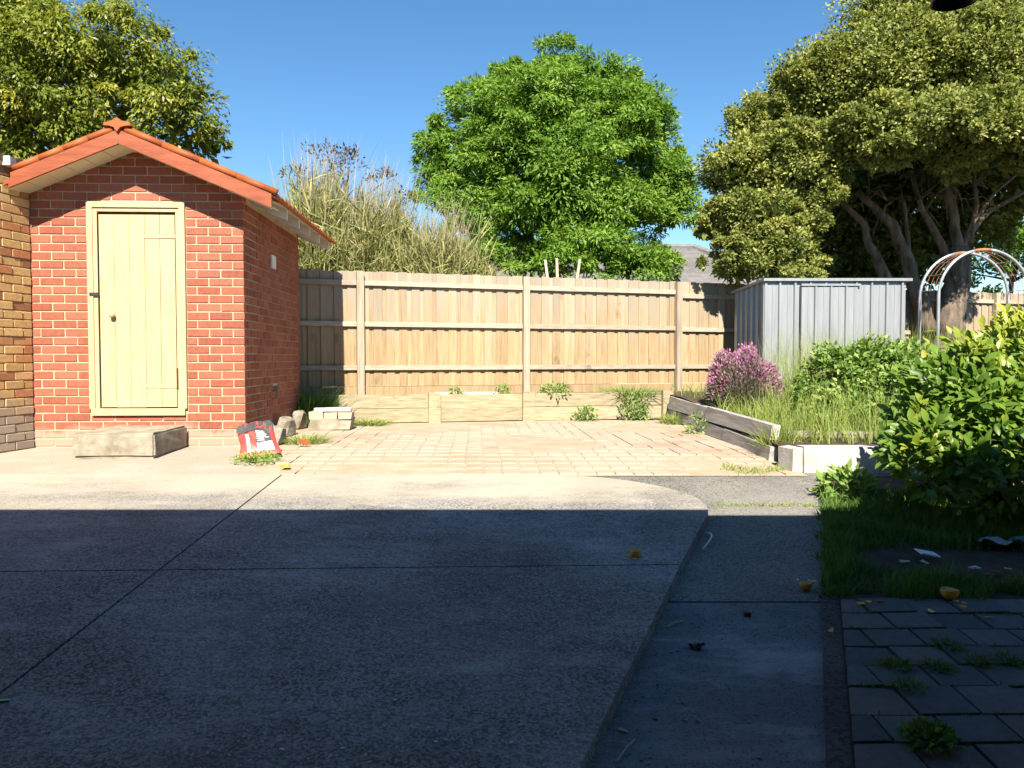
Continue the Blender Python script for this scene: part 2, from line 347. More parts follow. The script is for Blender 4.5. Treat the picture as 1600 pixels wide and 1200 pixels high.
# vectorised leaves / blades -------------------------------------------------
def unit(a): return a / np.maximum(np.linalg.norm(a, axis=1, keepdims=True), 1e-9)
def leaves(name, P, D, Nn, L, Wd, mat, parent, tint, fold=0.15, kind=None):
    n = len(P); D = unit(D); s = unit(np.cross(D, Nn)); up = np.cross(s, D)
    L = np.broadcast_to(np.asarray(L, float), (n,))[:, None]; Wd = np.broadcast_to(np.asarray(Wd, float), (n,))[:, None]
    a = P; b = P + D * L * 0.45 + s * Wd * 0.5 + up * Wd * fold; c = P + D * L - up * L * 0.08; e = P + D * L * 0.45 - s * Wd * 0.5 + up * Wd * fold
    V = np.stack([a, b, c, e], 1).reshape(-1, 3)
    Fc = np.arange(n * 4).reshape(n, 4)
    return mk(name, V, Fc, mat, parent, tint=tint, kind=kind)
def blades(name, P, lean, H, Wd, mat, parent, tint, kind=None, segs=3, curl=1.0):
    """P base (n,3); lean (n,3) horizontal bend at the tip"""
    n = len(P); H = np.broadcast_to(np.asarray(H, float), (n,)); Wd = np.broadcast_to(np.asarray(Wd, float), (n,))
    ang = rng.uniform(0, 2*np.pi, n); side = np.stack([np.cos(ang), np.sin(ang), np.zeros(n)], 1)
    V = np.zeros((n, segs * 2 + 2, 3))
    for i in range(segs + 1):
        t = i / segs
        z = H * (t - 0.28 * curl * t * t * np.minimum(1.5, np.linalg.norm(lean, axis=1) / np.maximum(H, 1e-3)))
        c = P + lean * (t ** 1.8) + np.stack([np.zeros(n), np.zeros(n), z], 1)
        w = (Wd * (1 - t) ** 0.7 * 0.5 + Wd * 0.03)[:, None]
        V[:, 2*i] = c - side * w; V[:, 2*i+1] = c + side * w
    k = segs * 2 + 2
    base = (np.arange(n) * k)[:, None]
    Fc = np.concatenate([base + np.array([[2*i, 2*i+1, 2*i+3, 2*i+2]]) for i in range(segs)], 0)
    tt = np.tile(tint, segs)
    return mk(name, V.reshape(-1, 3), Fc, mat, parent, tint=tt, kind=kind)
def sph(n):
    a = rng.normal(size=(n, 3)); return unit(a)
def clumpy(ells, n_sub, n_leaf, sub_r=0.3, flat=0.75, front=0.0, shell=0.35):
    """ells: (cx,cy,cz,rx,ry,rz). Leaf points gathered in sub-clumps on each ellipsoid's skin. Returns P, outward"""
    Ps, Os, Cl = [], [], []
    vol = np.array([(e[3]*e[4]*e[5]) ** (2/3) for e in ells]); vol /= vol.sum()
    for e, w in zip(ells, vol):
        c = np.array(e[:3]); r = np.array(e[3:6]); ns = max(4, int(n_sub * w)); nl = int(n_leaf * w)
        sd = sph(ns * 3)
        if front:  # keep more of the lit, camera side
            keep = rng.random(len(sd)) < np.clip(0.45 - front * sd[:, 1] * 0.6 + 0.25 * sd[:, 2], 0.06, 1); sd = sd[keep]
        sd = sd[:ns]; ns = len(sd)
        sc = c + sd * r * rng.uniform(0.72, 1.02, (ns, 1))
        sr = r.mean() * sub_r * rng.uniform(0.6, 1.35, ns)
        idx = rng.integers(0, ns, nl)
        off = sph(nl) * (rng.random((nl, 1)) ** shell)
        off[:, 2] *= flat
        P = sc[idx] + off * sr[idx][:, None]
        O = unit(off * 0.8 + sd[idx] * 0.5 + np.array([0, 0, 0.25]))
        Ps.append(P); Os.append(O); Cl.append(np.clip(0.5 + 0.16 * rng.normal(size=ns), 0, 1)[idx])
    return np.concatenate(Ps), np.concatenate(Os), np.concatenate(Cl)
def tints(base, n, spread=0.16): return np.clip(base + rng.normal(size=n) * spread, 0, 1)
def px_ell(lst):
    out = []
    for (x, y, rx, ry, Y, rd) in lst:
        p = atd(x, y, Y); k = Y / F
        out.append((p.x, p.y, p.z, rx * k, rd, ry * k))
    return out

# ================================================================== GROUND AND PAVING
def strip(Y0, Y1, n, xl, xr, off, nx=2):
    rows = []
    for i in range(n + 1):
        Y = Y0 + (Y1 - Y0) * i / n; a, b = xl(Y), xr(Y)
        rows.append([(a + (b - a) * j / (nx - 1), Y, gz(Y) + off) for j in range(nx)])
    return rows
rows = []
for Y in [-120, -20, -4, -1, 0, 1, 2, 3, 4, 5, 6, 6.5, 7, 7.5, 8, 9, 11, 13, 20, 60, 200, 900]:
    rows.append([(X, Y, gz(Y) - 0.14) for X in (-900, -60, -12, -4, 0, 4, 12, 60, 900)])
tag(sheet('ground', rows, M['earth']), 'bare brown earth under and beyond the yard', 'ground', kind='structure')

e1, e2 = gp(920.5, 1178), gp(1112, 797)
k_edge = (e2.x - e1.x) / (e2.y - e1.y)
def slab_r0(Y): return e1.x + (Y - e1.y) * k_edge
SLAB_FAR = gp(700, 741).y
YC = e2.y - 0.1
def slab_r(Y):
    if Y < YC: return slab_r0(Y)
    t = min(1.0, (Y - YC) / (SLAB_FAR - YC)); x0 = slab_r0(YC)
    return x0 + 0.10 * math.sin(t * math.pi) * (1 - t) - 1.15 * (1 - math.sqrt(max(0.0, 1 - t ** 2.4)))
j0, j1 = gp(0, 1083), gp(365, 800)
def jx(Y): return j0.x + (Y - j0.y) * (j1.x - j0.x) / (j1.y - j0.y)
c0, c1 = gp(0, 893), gp(1060, 882)
YJ = (c0.y + c1.y) / 2; KJ = (c1.y - c0.y) / (c1.x - c0.x); XJ = (c0.x + c1.x) / 2
slab = tag(mk('concrete_slab', [(-9, -1, gz(-1) - .13), (0.2, -1, gz(-1) - .13), (0.9, 5, gz(5) - .13), (-9, 5, gz(5) - .13)], [(0, 1, 2, 3)], M['soil']), 'grey exposed aggregate concrete drive in four panels', 'concrete', kind='structure')
G = 0.007
def panel(Y0, Y1, xl, xr, warp0, warp1, n):
    rows = []
    ys = [Y0 + (Y1 - Y0) * i / n for i in range(n + 1)]
    if warp1 == 0 and Y1 > 5: ys = [Y0 + (Y1 - Y0) * math.sin(i / n * math.pi / 2) for i in range(n + 1)]
    for i, Y in enumerate(ys):
        t = (Y - Y0) / (Y1 - Y0); a, b = xl(Y), xr(Y); r = []
        for j in range(9):
            X = a + (b - a) * j / 8
            Yw = Y + (X - XJ) * KJ * (warp0 * (1 - t) + warp1 * t)
            r.append((X, Yw, gz(Yw)))
        rows.append(r)
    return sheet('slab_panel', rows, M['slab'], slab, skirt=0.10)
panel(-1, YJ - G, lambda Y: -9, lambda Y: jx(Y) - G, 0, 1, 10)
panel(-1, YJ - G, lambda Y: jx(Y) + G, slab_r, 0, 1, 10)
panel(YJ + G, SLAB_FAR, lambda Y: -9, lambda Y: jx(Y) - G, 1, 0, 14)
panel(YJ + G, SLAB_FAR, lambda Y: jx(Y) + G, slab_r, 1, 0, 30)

k0, k1 = gp(1283, 935, -0.06), gp(1290, 1200, -0.06)
kk = (k0.x - k1.x) / (k0.y - k1.y)
def kerb_l(Y): return k1.x + (Y - k1.y) * kk
YP = gp(1200, 941, -0.06).y
tag(sheet('path', strip(-1, YP - 0.004, 12, lambda Y: slab_r(Y) - 0.25, lambda Y: kerb_l(Y) + 0.02, -0.06, 4), M['path']), 'narrow blue grey concrete path beside the slab', 'path', kind='structure')
rows = []
YF = gp(1100, 729, -0.05).y
for i in range(25):
    Y = YP + (YF - YP) * i / 24
    a = (slab_r0(Y) - 0.25) if Y < 4.4 else -0.2 - (Y - 4.4) * 0.5
    t = min(1, max(0, (Y - 5.1) / 0.35)); b = kerb_l(Y) + 0.05 + 1.3 * t
    rows.append([(a + (b - a) * j / 7, Y, gz(Y) - 0.056 + 0.034 * min(1, max(0, (Y - 5.4) / .7))) for j in range(8)])
tag(sheet('asphalt_path', rows, M['asphalt']), 'dark asphalt path running on to the garden', 'path', kind='structure')
KW = 0.085; YK = gp(1290, 905, -0.02).y
tag(sheet('kerb', strip(-1, YK, 20, lambda Y: kerb_l(Y) + 0.0, lambda Y: kerb_l(Y) + KW, -0.015, 3), M['kerb'], skirt=0.09), 'thin dark concrete edging between path and pavers', 'kerb', kind='structure')

# concrete apron before the outhouse
AP = thing('concrete_apron', (-4, 7, 0), 'pale worn concrete apron before the brick outhouse', 'concrete'); del AP['category']; AP['kind'] = 'structure'
AP['category'] = 'concrete'
sheet('apron_sheet', strip(SLAB_FAR + 0.012, 8.05, 10, lambda Y: -9, lambda Y: -2.05 - (Y - SLAB_FAR) * 0.55, -0.006, 6), M['apron'], AP, skirt=0.08)

# brick paving -------------------------------------------------------------
PV = tag(sheet('brick_paving', strip(SLAB_FAR + 0.012, 11.4, 14, lambda Y: -2.4 - (Y - SLAB_FAR) * 0.55 if Y < 8.2 else -3.4, lambda Y: 2.45 if Y < 10.2 else 2.6, -0.0165, 5), M['sand_or_sunlit']), 'sandy old brick paving before the retaining wall', 'paving', kind='structure')
pb = boxmesh(0.148, 0.228, 0.05, 0.006, 'paving_brick'); pb.materials.append(M['pavebrick'])
cells = []
Y = SLAB_FAR + 0.16; r = 0
while Y < 11.0:
    X = -2.9
    while X < 2.35:
        xl = -1.98 - (Y - SLAB_FAR) * 0.55 if Y < 8.1 else -2.6
        yfar = 10.45 + (X + 2.2) * 0.245
        if X > xl + 0.1 and Y < yfar: cells.append((X, Y))
        X += 0.157
    Y += 0.237; r += 1
def pshow(c): return abs(c[0] + 0.35) + abs(c[1] - 7.6) * 0.55
cells.sort(key=pshow)
mbp = MB(); tn = []
for i, (X, Y) in enumerate(cells):
    dz = random.uniform(-0.004, 0.004); sunk = 0.012 * max(0, math.sin(X * 2.1 + 1) * math.sin(Y * 1.7))
    Xs = X - (Y - 8) * 0.045
    if i < 300: inst('brick', pb, None, (Xs, Y, gz(Y) - 0.036 + dz - sunk), (random.uniform(-.012, .012), random.uniform(-.012, .012), 0.045 + random.uniform(-.012, .012)), parent=PV)
    else:
        mbp.box((Xs, Y, gz(Y) - 0.036 + dz - sunk), (0.148, 0.228, 0.05), 0.045); tn += [random.random()] * 6
mk('brick_field', mbp.v, mbp.f, M['pavebrick'], PV, tint=tn, kind='stuff')

# dark pavers at the right ----------------------------------------------------
YG = gp(1450, 938).y
PD = tag(sheet('paver_bed', strip(-1, YG + 0.1, 14, lambda Y: kerb_l(Y) + KW + 0.001, lambda Y: 6.0, -0.013, 6), M['soil']), 'dark grey pavers with weeds in the joints', 'paving', kind='structure')
pm = boxmesh(1, 1, 0.05, 0.0, 'paver')
JP = []
Y = YG + 0.02; r = 0
while Y > 1.5:
    ph = 0.168 if r != 5 else 0.2
    Yc = Y - ph / 2; X = kerb_l(Yc) + KW + 0.006
    first = True; w0 = 0.11 + 0.105 * (r % 2)
    while X < 3.4:
        w = w0 if first else 0.215
        mbx = MB(); a, b, c_, d_ = kerb_l(Y) + KW + 0.006 if first else X, X + w - 0.012, Y - 0.006, Y - ph + 0.006
        a2 = kerb_l(d_) + KW + 0.006 if first else X
        dz = random.uniform(-0.003, 0.003); dx = random.uniform(-0.004, 0.004)
        zt = lambda yy: gz(yy) + dz + (yy - Yc) * 0.0 + dx * 0.5
        mbx.hexa([(a2, d_, zt(d_) - .05), (b, d_, zt(d_) - .05), (b, c_, zt(c_) - .05), (a, c_, zt(c_) - .05), (a2, d_, zt(d_)), (b, d_, zt(d_) + dx), (b, c_, zt(c_) + dx), (a, c_, zt(c_))])
        mbx.build('paver', M['paver'], PD)
        for _ in range(26):
            if random.random() < .5 + .5 * math.sin(X * 9 + Y * 7): JP.append((X + random.random() * w, d_ - .004 + random.gauss(0, .006)))
        for _ in range(8):
            if random.random() < .3 + .4 * math.sin(X * 5 - Y * 11): JP.append((b + .006 + random.gauss(0, .005), d_ + random.random() * ph))
        X += w; first = False
    Y -= ph; r += 1
JP = np.array([(x, y, gz(y) - .014) for x, y in JP]); nj = len(JP)
o_ = blades('joint_moss', np.repeat(JP, 3, 0) + rng.normal(size=(nj * 3, 3)) * np.array([.006, .005, 0]), rng.normal(size=(nj * 3, 3)) * np.array([.012, .012, 0]), rng.uniform(.012, .035, nj * 3), .005, M['l_grass'], None, tints(.35, nj * 3, .2), kind='stuff')
tag(o_, 'fine moss and grass in the dark paver joints', 'moss')

# soil ------------------------------------------------------------------------
def gk(Y): return kerb_l(Y) + 0.03
tag(sheet('grass_bed', strip(YG + 0.0, 6.35, 12, gk, lambda Y: 7.5, -0.02, 8), M['soil']), 'dark bare soil under the leafy bush', 'soil', kind='structure')
def bedz(X, Y):
    t = min(1, max(0, (Y - 6.7) / 4.0)); return 0.10 + 0.25 * t + 0.015 * math.sin(X * 5) * math.sin(Y * 4)
rows = []
for i in range(20):
    Y = 6.55 + (13.6 - 6.55) * i / 19
    rows.append([(2.40 + (14 - 2.40) * (j / 15) ** 1.3, Y + (0.26 * 9 * (j / 15) if i == 19 else 0), bedz(j, Y)) for j in range(16)])
tag(sheet('garden_soil', rows, M['soil']), 'brown soil of the raised garden bed', 'soil', kind='structure')

# ================================================================== BRICK OUTHOUSE
SH = math.atan((746 - 800) / F)                 # heading of its depth axis
U = Vector((math.cos(SH), -math.sin(SH), 0)); Wv = Vector((math.sin(SH), math.cos(SH), 0))
C0 = Vector((-2.74, 7.88, 0))                    # front right corner
def sp(u, w, z): return C0 + U * u + Wv * w + Vector((0, 0, z))
SRZ = -SH
WID, DEP = 2.14, 2.45
RID = -1.07; SL = 0.415; ZR = 2.99               # soffit plane: z = ZR - SL*|u-RID|
def rake(u): return ZR - SL * abs(u - RID)
out = thing('brick_outhouse', sp(RID, 0, 0), 'small red brick outhouse with cream door and orange gable', 'outhouse')
CH = 0.086; DL, DR, DB, DT = -1.55, -0.58, 0.36, 2.48
bb = boxmesh(0.2265, 0.11, 0.0725, 0.003, 'brick'); bb.materials.append(M['redbrick'])
def gable_poly(u0, u1, w0, w1, zb, hole=None):
    mb = MB()
    cuts = sorted(set([u0, u1, RID] + ([hole[0], hole[1]] if hole else [])))
    for a, b in zip(cuts[:-1], cuts[1:]):
        zs = [(zb, None)]
        if hole and a >= hole[0] - 1e-6 and b <= hole[1] + 1e-6:
            segs = [((zb, zb), (hole[2], hole[2])), ((hole[3], hole[3]), (rake(a) + .03, rake(b) + .03))]
        else: segs = [((zb, zb), (rake(a) + .03, rake(b) + .03))]
        for (l0, l1), (h0, h1) in segs:
            mb.hexa([sp(a, w0, l0), sp(b, w0, l1), sp(b, w1, l1), sp(a, w1, l0), sp(a, w0, h0), sp(b, w0, h1), sp(b, w1, h1), sp(a, w1, h0)])
    return mb
hole = (DL + 0.04, DR - 0.04, DB + 0.02, DT - 0.04)
fw = gable_poly(-WID + 0.008, -0.008, 0.008, 0.10, -0.15, hole).build('front_wall', M['mortar'], out)
gable_poly(-WID + 0.008, -0.008, DEP - 0.1, DEP - 0.008, -0.15).build('back_wall', M['redbrick'], out)
mb = MB(); mb.hexa([sp(-.10, .101, -.15), sp(-.008, .101, -.15), sp(-.008, DEP - .101, -.15), sp(-.10, DEP - .101, -.15), sp(-.10, .101, rake(-.05)), sp(-.008, .101, rake(-.05)), sp(-.008, DEP - .101, rake(-.05)), sp(-.10, DEP - .101, rake(-.05))])
swl = mb.build('side_wall', M['mortar'], out)
mb = MB(); mb.hexa([sp(-WID + .008, .101, -.15), sp(-WID + .1, .101, -.15), sp(-WID + .1, DEP - .101, -.15), sp(-WID + .008, DEP - .101, -.15), sp(-WID + .008, .101, rake(0)), sp(-WID + .1, .101, rake(0)), sp(-WID + .1, DEP - .101, rake(0)), sp(-WID + .008, DEP - .101, rake(0))])
mb.build('hidden_side_wall', M['redbrick'], out)
nb = 0
def front_brick(u0, u1, z):
    global nb
    c = sp((u0 + u1) / 2, 0.055 + random.uniform(-0.0025, 0.0025), z + 0.038)
    j = 0.004 if z < 0.75 else 0.0015
    inst('brick', bb, None, c, (random.uniform(-j, j), random.uniform(-j, j) * 2, SRZ + random.uniform(-j, j)), ((u1 - u0) / 0.23, 1, 1), fw); nb += 1
for k in range(-1, 38):
    z = k * CH + 0.005
    if z > ZR: break
    us = []
    if k % 2 == 0: us = [(-0.23 - 0.24 * i, -0.24 * i) for i in range(9)]
    else: us = [(-0.11, 0.0)] + [(-0.35 - 0.24 * i, -0.12 - 0.24 * i) for i in range(9)]
    for (a, b) in us:
        a = max(a, -WID); b = min(b, 0)
        lim = (ZR + 0.05 - (z + 0.076)) / SL          # how far from the ridge the top may reach
        a = max(a, RID - lim); b = min(b, RID + lim)
        if b - a < 0.04: continue
        segs = [(a, b)]
        if z + 0.076 > DB and z < DT:
            segs = [s for s in ((a, min(b, DL - 0.004)), (max(a, DR + 0.004), b)) if s[1] - s[0] > 0.03]
        for s in segs: front_brick(s[0], s[1], z)
side = []
for k in range(-1, 30):
    z = k * CH + 0.005
    if z + 0.05 > rake(0): break
    st = 0.12 if k % 2 == 0 else 0.0
    i = 0
    while st + 0.24 * i < DEP - 0.12:
        w0 = st + 0.24 * i; w1 = min(w0 + 0.23, DEP)
        side.append((w0, w1, z)); i += 1
mbs = MB(); tn = []
side.sort(key=lambda s: s[0])
for (w0, w1, z) in side:
    if 1.1 < (w0 + w1) / 2 < 1.25 and 0.43 <= z < 0.55: continue
    c = sp(-0.055 + random.uniform(-0.0025, 0.0025), (w0 + w1) / 2, z + 0.038)
    if nb < 298:
        inst('brick', bb, None, c, (0, 0, SRZ + R(90) + random.uniform(-.003, .003)), ((w1 - w0) / 0.23, 1, 1), swl); nb += 1
    else:
        mbs.box(c, (w1 - w0, 0.11, 0.076), SRZ + R(90)); tn += [random.random()] * 6
mk('brick_field', mbs.v, mbs.f, M['redbrick'], swl, tint=tn, kind='stuff')
# vents on the side wall
vp = MB().box(sp(0.012, 1.1, 2.02), (0.02, 0.17, 0.15), SRZ).build('vent_plate', M['white'], out)
MB().box(sp(-0.01, 1.17, 0.50), (0.02, 0.21, 0.15), SRZ).build('air_vent', M['darkgap'], out)
# door
drf = MB()
def fbar(u0, u1, z0, z1, w0, w1): return MB().hexa([sp(u0, w0, z0), sp(u1, w0, z0), sp(u1, w1, z0), sp(u0, w1, z0), sp(u0, w0, z1), sp(u1, w0, z1), sp(u1, w1, z1), sp(u0, w1, z1)])
fr = MB()
for (a, b, c_, d_) in ((DL, DL + .055, DB + .03, DT), (DR - .055, DR, DB + .03, DT), (DL + .055, DR - .055, DT - .055, DT)):
    q = fbar(a, b, c_, d_, -0.028, 0.06); k = len(fr.v); fr.v += q.v; fr.f += [tuple(i + k for i in f) for f in q.f]
for (a, b, c_, d_) in ((DL + .055, DL + .095, DB + .03, DT - .055), (DR - .095, DR - .055, DB + .03, DT - .055), (DL + .095, DR - .095, DT - .095, DT - .055)):
    q = fbar(a, b, c_, d_, -0.012, 0.06); k = len(fr.v); fr.v += q.v; fr.f += [tuple(i + k for i in f) for f in q.f]
fr.build('door_frame', M['cream'], out)
fbar(DL + .02, DR - .02, DB - .04, DB + .03, -0.03, 0.06).build('door_sill', M['cream'], out)
door = fbar(DL + .10, DR - .10, DB + .035, DT - .10, 0.022, 0.05).build('door', M['darkgap'], out)
nbd = 5; dw = (DR - .106 - (DL + .106)) / nbd
for i in range(nbd):
    a = DL + .106 + dw * i
    fbar(a + .002, a + dw - .002, DB + .04 + random.uniform(0, .006), DT - .125, 0.0 + random.uniform(-.002, .002), 0.021).build('door_board', M['cream'], door)
for z in (2.12, 0.60): fbar(DR - .42, DR - .10, z, z + .035, -0.008, -0.002).build('strap_hinge', M['cream'], door)
fbar(DR - .105, DR - .085, 0.58, 0.80, -0.014, -0.006).build('hinge_pin', M['darkgap'], door)
fbar(DL + .02, DL + .11, 1.535, 1.565, -0.038, -0.03).build('latch', M['darkgap'], door)
kn = sp(DL + .24, -0.02, 1.34)
mbk = MB().tube([kn + Wv * 0.02, kn, kn - Wv * .012, kn - Wv * .03, kn - Wv * .042], [0.012, 0.012, 0.028, 0.028, 0.012], 12).build('door_knob', M['cream'], door, True)
# roof: soffit, barges, rafters, corrugated tiles
OV = 0.36; ER = 0.38; EL = -WID - 0.02
def slope_box(u0, u1, w0, w1, t0, t1):   # slab following the rake between two offsets above the soffit plane
    return MB().hexa([sp(u0, w0, rake(u0) + t0), sp(u1, w0, rake(u1) + t0), sp(u1, w1, rake(u1) + t0), sp(u0, w1, rake(u0) + t0), sp(u0, w0, rake(u0) + t1), sp(u1, w0, rake(u1) + t1), sp(u1, w1, rake(u1) + t1), sp(u0, w1, rake(u0) + t1)])
# soffit boards, gable overhang
edges = np.linspace(EL, RID, 7)
for a, b in zip(edges[:-1], edges[1:]): slope_box(a + .003, b - .003, -OV + .03, 0.0, 0.0, 0.012).build('soffit_board', M['soffit'], out)
edges = np.linspace(RID, ER - .02, 8)
for a, b in zip(edges[:-1], edges[1:]): slope_box(a + .003, b - .003, -OV + .03, 0.0, 0.0, 0.012).build('soffit_board', M['soffit'], out)
slope_box(0.0, ER - .02, 0.002, DEP + .3, 0.085, 0.10).build('eave_lining', M['soffit'], out)
# rafter tails
for i, w in enumerate((-OV + 0.10, 0.36, 0.92, 1.48, 2.04, DEP + .2)):
    slope_box(-0.06, ER - .03, w, w + .045, -0.02, 0.084).build('rafter_tail', M['white'], out)
# barge boards
def barge(u0, u1):
    b = slope_box(u0, u1, -OV, -OV + .028, -0.02, 0.115)
    return b.build('barge_board', M['barge'], out)
barge(RID + 0.0005, ER)
MB().hexa([sp(RID - .06, -OV + .029, ZR - .01), sp(RID + .06, -OV + .029, ZR - .01), sp(RID + .06, DEP + .2, ZR - .01), sp(RID - .06, DEP + .2, ZR - .01), sp(RID - .06, -OV + .029, ZR + .10), sp(RID + .06, -OV + .029, ZR + .10), sp(RID + .06, DEP + .2, ZR + .10), sp(RID - .06, DEP + .2, ZR + .10)]).build('ridge_board', M['soffit'], out)
bl = MB()
for t0, t1, du in ((-0.02, 0.02, 0.05), (0.02, 0.065, 0.0), (0.065, 0.115, 0.07)):
    q = slope_box(EL + du, RID - 0.0005, -OV, -OV + .028, t0, t1); k = len(bl.v); bl.v += q.v; bl.f += [tuple(i + k for i in f) for f in q.f]
bl.build('barge_board', M['barge'], out)
# roof sheet with pan tile ribs
def roof_half(u0, u1):
    nW = 72; v = []; f = []
    ws = np.linspace(-OV + .02, DEP + .35, nW)
    for u in (u0, u1):
        for w in ws: v.append(tuple(sp(u, w, rake(u) + 0.132 + 0.016 * math.sin(w * 2 * math.pi / 0.16))))
    for u in (u0, u1):
        for w in ws: v.append(tuple(sp(u, w, rake(u) + 0.108)))
    for i in range(nW - 1):
        f.append((i, i + 1, nW + i + 1, nW + i)); f.append((2*nW + i, 3*nW + i, 3*nW + i + 1, 2*nW + i + 1))
        f.append((i, 2*nW+i, 2*nW+i+1, i+1)); f.append((nW+i, nW+i+1, 3*nW+i+1, 3*nW+i))
    return mk('roof_tiles', v, f, M['tile'], out, True)
roof_half(EL + .05, RID); roof_half(RID, ER + .05)
# half round capping along the barge and ridge
def capline(p0, p1, n, r, name):
    for i in range(n):
        a = p0.lerp(p1, i / n); b = p0.lerp(p1, (i + 1) / n + 0.01)
        MB().tube([a, b], [r, r * 0.96], 12).build(name, M['tile'], out, True)
capline(sp(RID + .06, -OV + .03, rake(RID + .06) + .150), sp(ER + .03, -OV + .03, rake(ER + .03) + .150), 4, 0.036, 'barge_capping')
capline(sp(RID - .06, -OV + .03, rake(RID - .06) + .150), sp(EL + .10, -OV + .03, rake(EL + .10) + .150), 4, 0.036, 'barge_capping')
capline(sp(RID, -OV + .06, ZR + .145), sp(RID, DEP + .3, ZR + .145), 7, 0.055, 'ridge_tile')
# star shaped apex piece
st = [(0, .10), (.05, .055), (.12, .03), (.13, -.005), (.07, -.012), (.03, -.03), (0, -.09), (-.03, -.03), (-.07, -.012), (-.13, -.005), (-.12, .03), (-.05, .055)]
v = [tuple(sp(RID + a, w, ZR + .15 + b * .72)) for w in (-OV - .03, -OV + .05) for a, b in st]; n_ = len(st)
f = [tuple(reversed(range(n_))), tuple(range(n_, 2*n_))] + [(i, (i+1) % n_, n_ + (i+1) % n_, n_ + i) for i in range(n_)]
f[0] = tuple(range(n_)); f[1] = tuple(reversed(range(n_, 2 * n_)))
mk('apex_finial', v, f, M['tile'], out)
MB().box(sp(-WID - .04, -0.30, 2.80), (0.17, 0.10, 0.085), SRZ).build('gutter_end', M['white'], out)

# concrete step before the door
g0, g1 = gp(128, 715), gp(262, 716)
bm = bmesh.new(); bmesh.ops.create_cube(bm, size=1)
Lx, Ly, Hz = 0.74, 0.80, 0.225
for v_ in bm.verts: v_.co = Vector((v_.co.x * Lx, v_.co.y * Ly, (v_.co.z + 0.5) * Hz))
bmesh.ops.bevel(bm, geom=bm.edges[:], offset=0.018, segments=2, affect='EDGES')
bmesh.ops.subdivide_edges(bm, edges=bm.edges[:], cuts=2, use_grid_fill=True)
for v_ in bm.verts: v_.co += Vector((random.uniform(-.004, .004),) * 3) if v_.co.z > 0.01 else Vector((0, 0, -0.02))
me = bpy.data.meshes.new('concrete_step'); bm.to_mesh(me); bm.free(); me.materials.append(M['stone'])
o = bpy.data.objects.new('concrete_step', me); COL.objects.link(o); stc = sp(-0.95, -0.43, 0); o.location = (stc.x, stc.y, gz(stc.y) - .002); o.rotation_euler = (0, 0, SRZ)
tag(o, 'rough concrete step block under the cream door', 'step')

# ================================================================== YELLOW BRICK WALL
YA = math.atan((985 - 800) / F); yd = Vector((math.sin(YA), math.cos(YA), 0)); yn = Vector((math.cos(YA), -math.sin(YA), 0))
Yc0 = sp(-WID + 0.03, -0.015, 0)
def yp(s, n, z): return Yc0 - yd * s + yn * n + Vector((0, 0, z))       # s runs towards the camera
ywt = thing('yellow_brick_wall', yp(1, 0, 0), 'tall yellow brick wall beside the red outhouse', 'wall')
def yb(s0, s1, n0, n1, z0, z1): return MB().hexa([yp(s0, n0, z0), yp(s1, n0, z0), yp(s1, n1, z0), yp(s0, n1, z0), yp(s0, n0, z1), yp(s1, n0, z1), yp(s1, n1, z1), yp(s0, n1, z1)])
ywm = yb(0.0, 2.6, -0.23, -0.007, -0.3, 2.80).build('wall_core', M['mortar_grey'], ywt)
yb(-0.6, -0.001, -0.30, -0.22, -0.3, 2.80).build('wall_return', M['yellowbrick'], ywt)
yb(-0.05, 2.6, -0.26, 0.02, 2.801, 2.86).build('coping', M['brownbark'], ywt)
yb_m = boxmesh(0.23, 0.11, 0.076, 0.005, 'brick'); yb_m.materials.append(M['yellowbrick'])
for k in range(-2, 33):
    z = k * CH; off = 0.12 * (k % 2)
    for i in range(9):
        s0 = max(0.0, 0.24 * i - off); s1 = 0.24 * i - off + 0.23
        if s1 - s0 < 0.05: continue
        c = yp((s0 + s1) / 2, -0.055 + random.uniform(-.004, .004), z + 0.038)
        if z + .07 < gz(c.y) - 0.1: continue
        inst('brick', yb_m, None, c, (random.uniform(-.01, .01), random.uniform(-.01, .01), -YA + R(90) + random.uniform(-.02, .02)), ((s1 - s0) / .23, 1, 1), ywm)

# ================================================================== PALING FENCE
FA = Vector((-2.24, 11.19, 0)); FB = Vector((2.74, 12.78, 0)); fd = (FB - FA).normalized(); fn = Vector((fd.y, -fd.x, 0))   # fn faces the camera
FRZ = math.atan2(fd.y, fd.x); FL = (FB - FA).length
def fp(s, n, z): return FA + fd * s + fn * n + Vector((0, 0, z))
FZ0, FZ1 = 0.34, 2.17
fence = thing('paling_fence', fp(2.6, 0, FZ0), 'long timber paling fence behind the yard with three rails', 'fence')
S0, S1 = -4.2, 14.5
pal = boxmesh(0.125, 0.014, 1.0, 0.0, 'paling'); pal.materials.append(M['paling'])
s = S0; i = 0
while s < S1:
    front = i % 2 == 0
    h = FZ1 - (FZ0 + .15) + random.uniform(-.012, .008)
    inst('paling', pal, None, fp(s, -0.012 if front else -0.028, FZ0 + .15 + h / 2), (random.uniform(-.004, .004), random.uniform(-.006, .006), FRZ + random.uniform(-.01, .01)), ((1.0 if front else 1.05) * random.uniform(.95, 1.02), 1, h), fence)
    s += 0.0935; i += 1
posts = [-2.6, 0.03, FL / 2 - 0.05, FL, FL + 2.55, FL + 5.0, FL + 6.9, FL + 9.2]
for s in posts:
    MB().box(fp(s, 0.05, (FZ0 - .2 + FZ1 - .01) / 2), (0.10, 0.09, FZ1 - FZ0 + .19), FRZ).build('post', M['post'], fence)
ends = [S0] + posts + [S1]
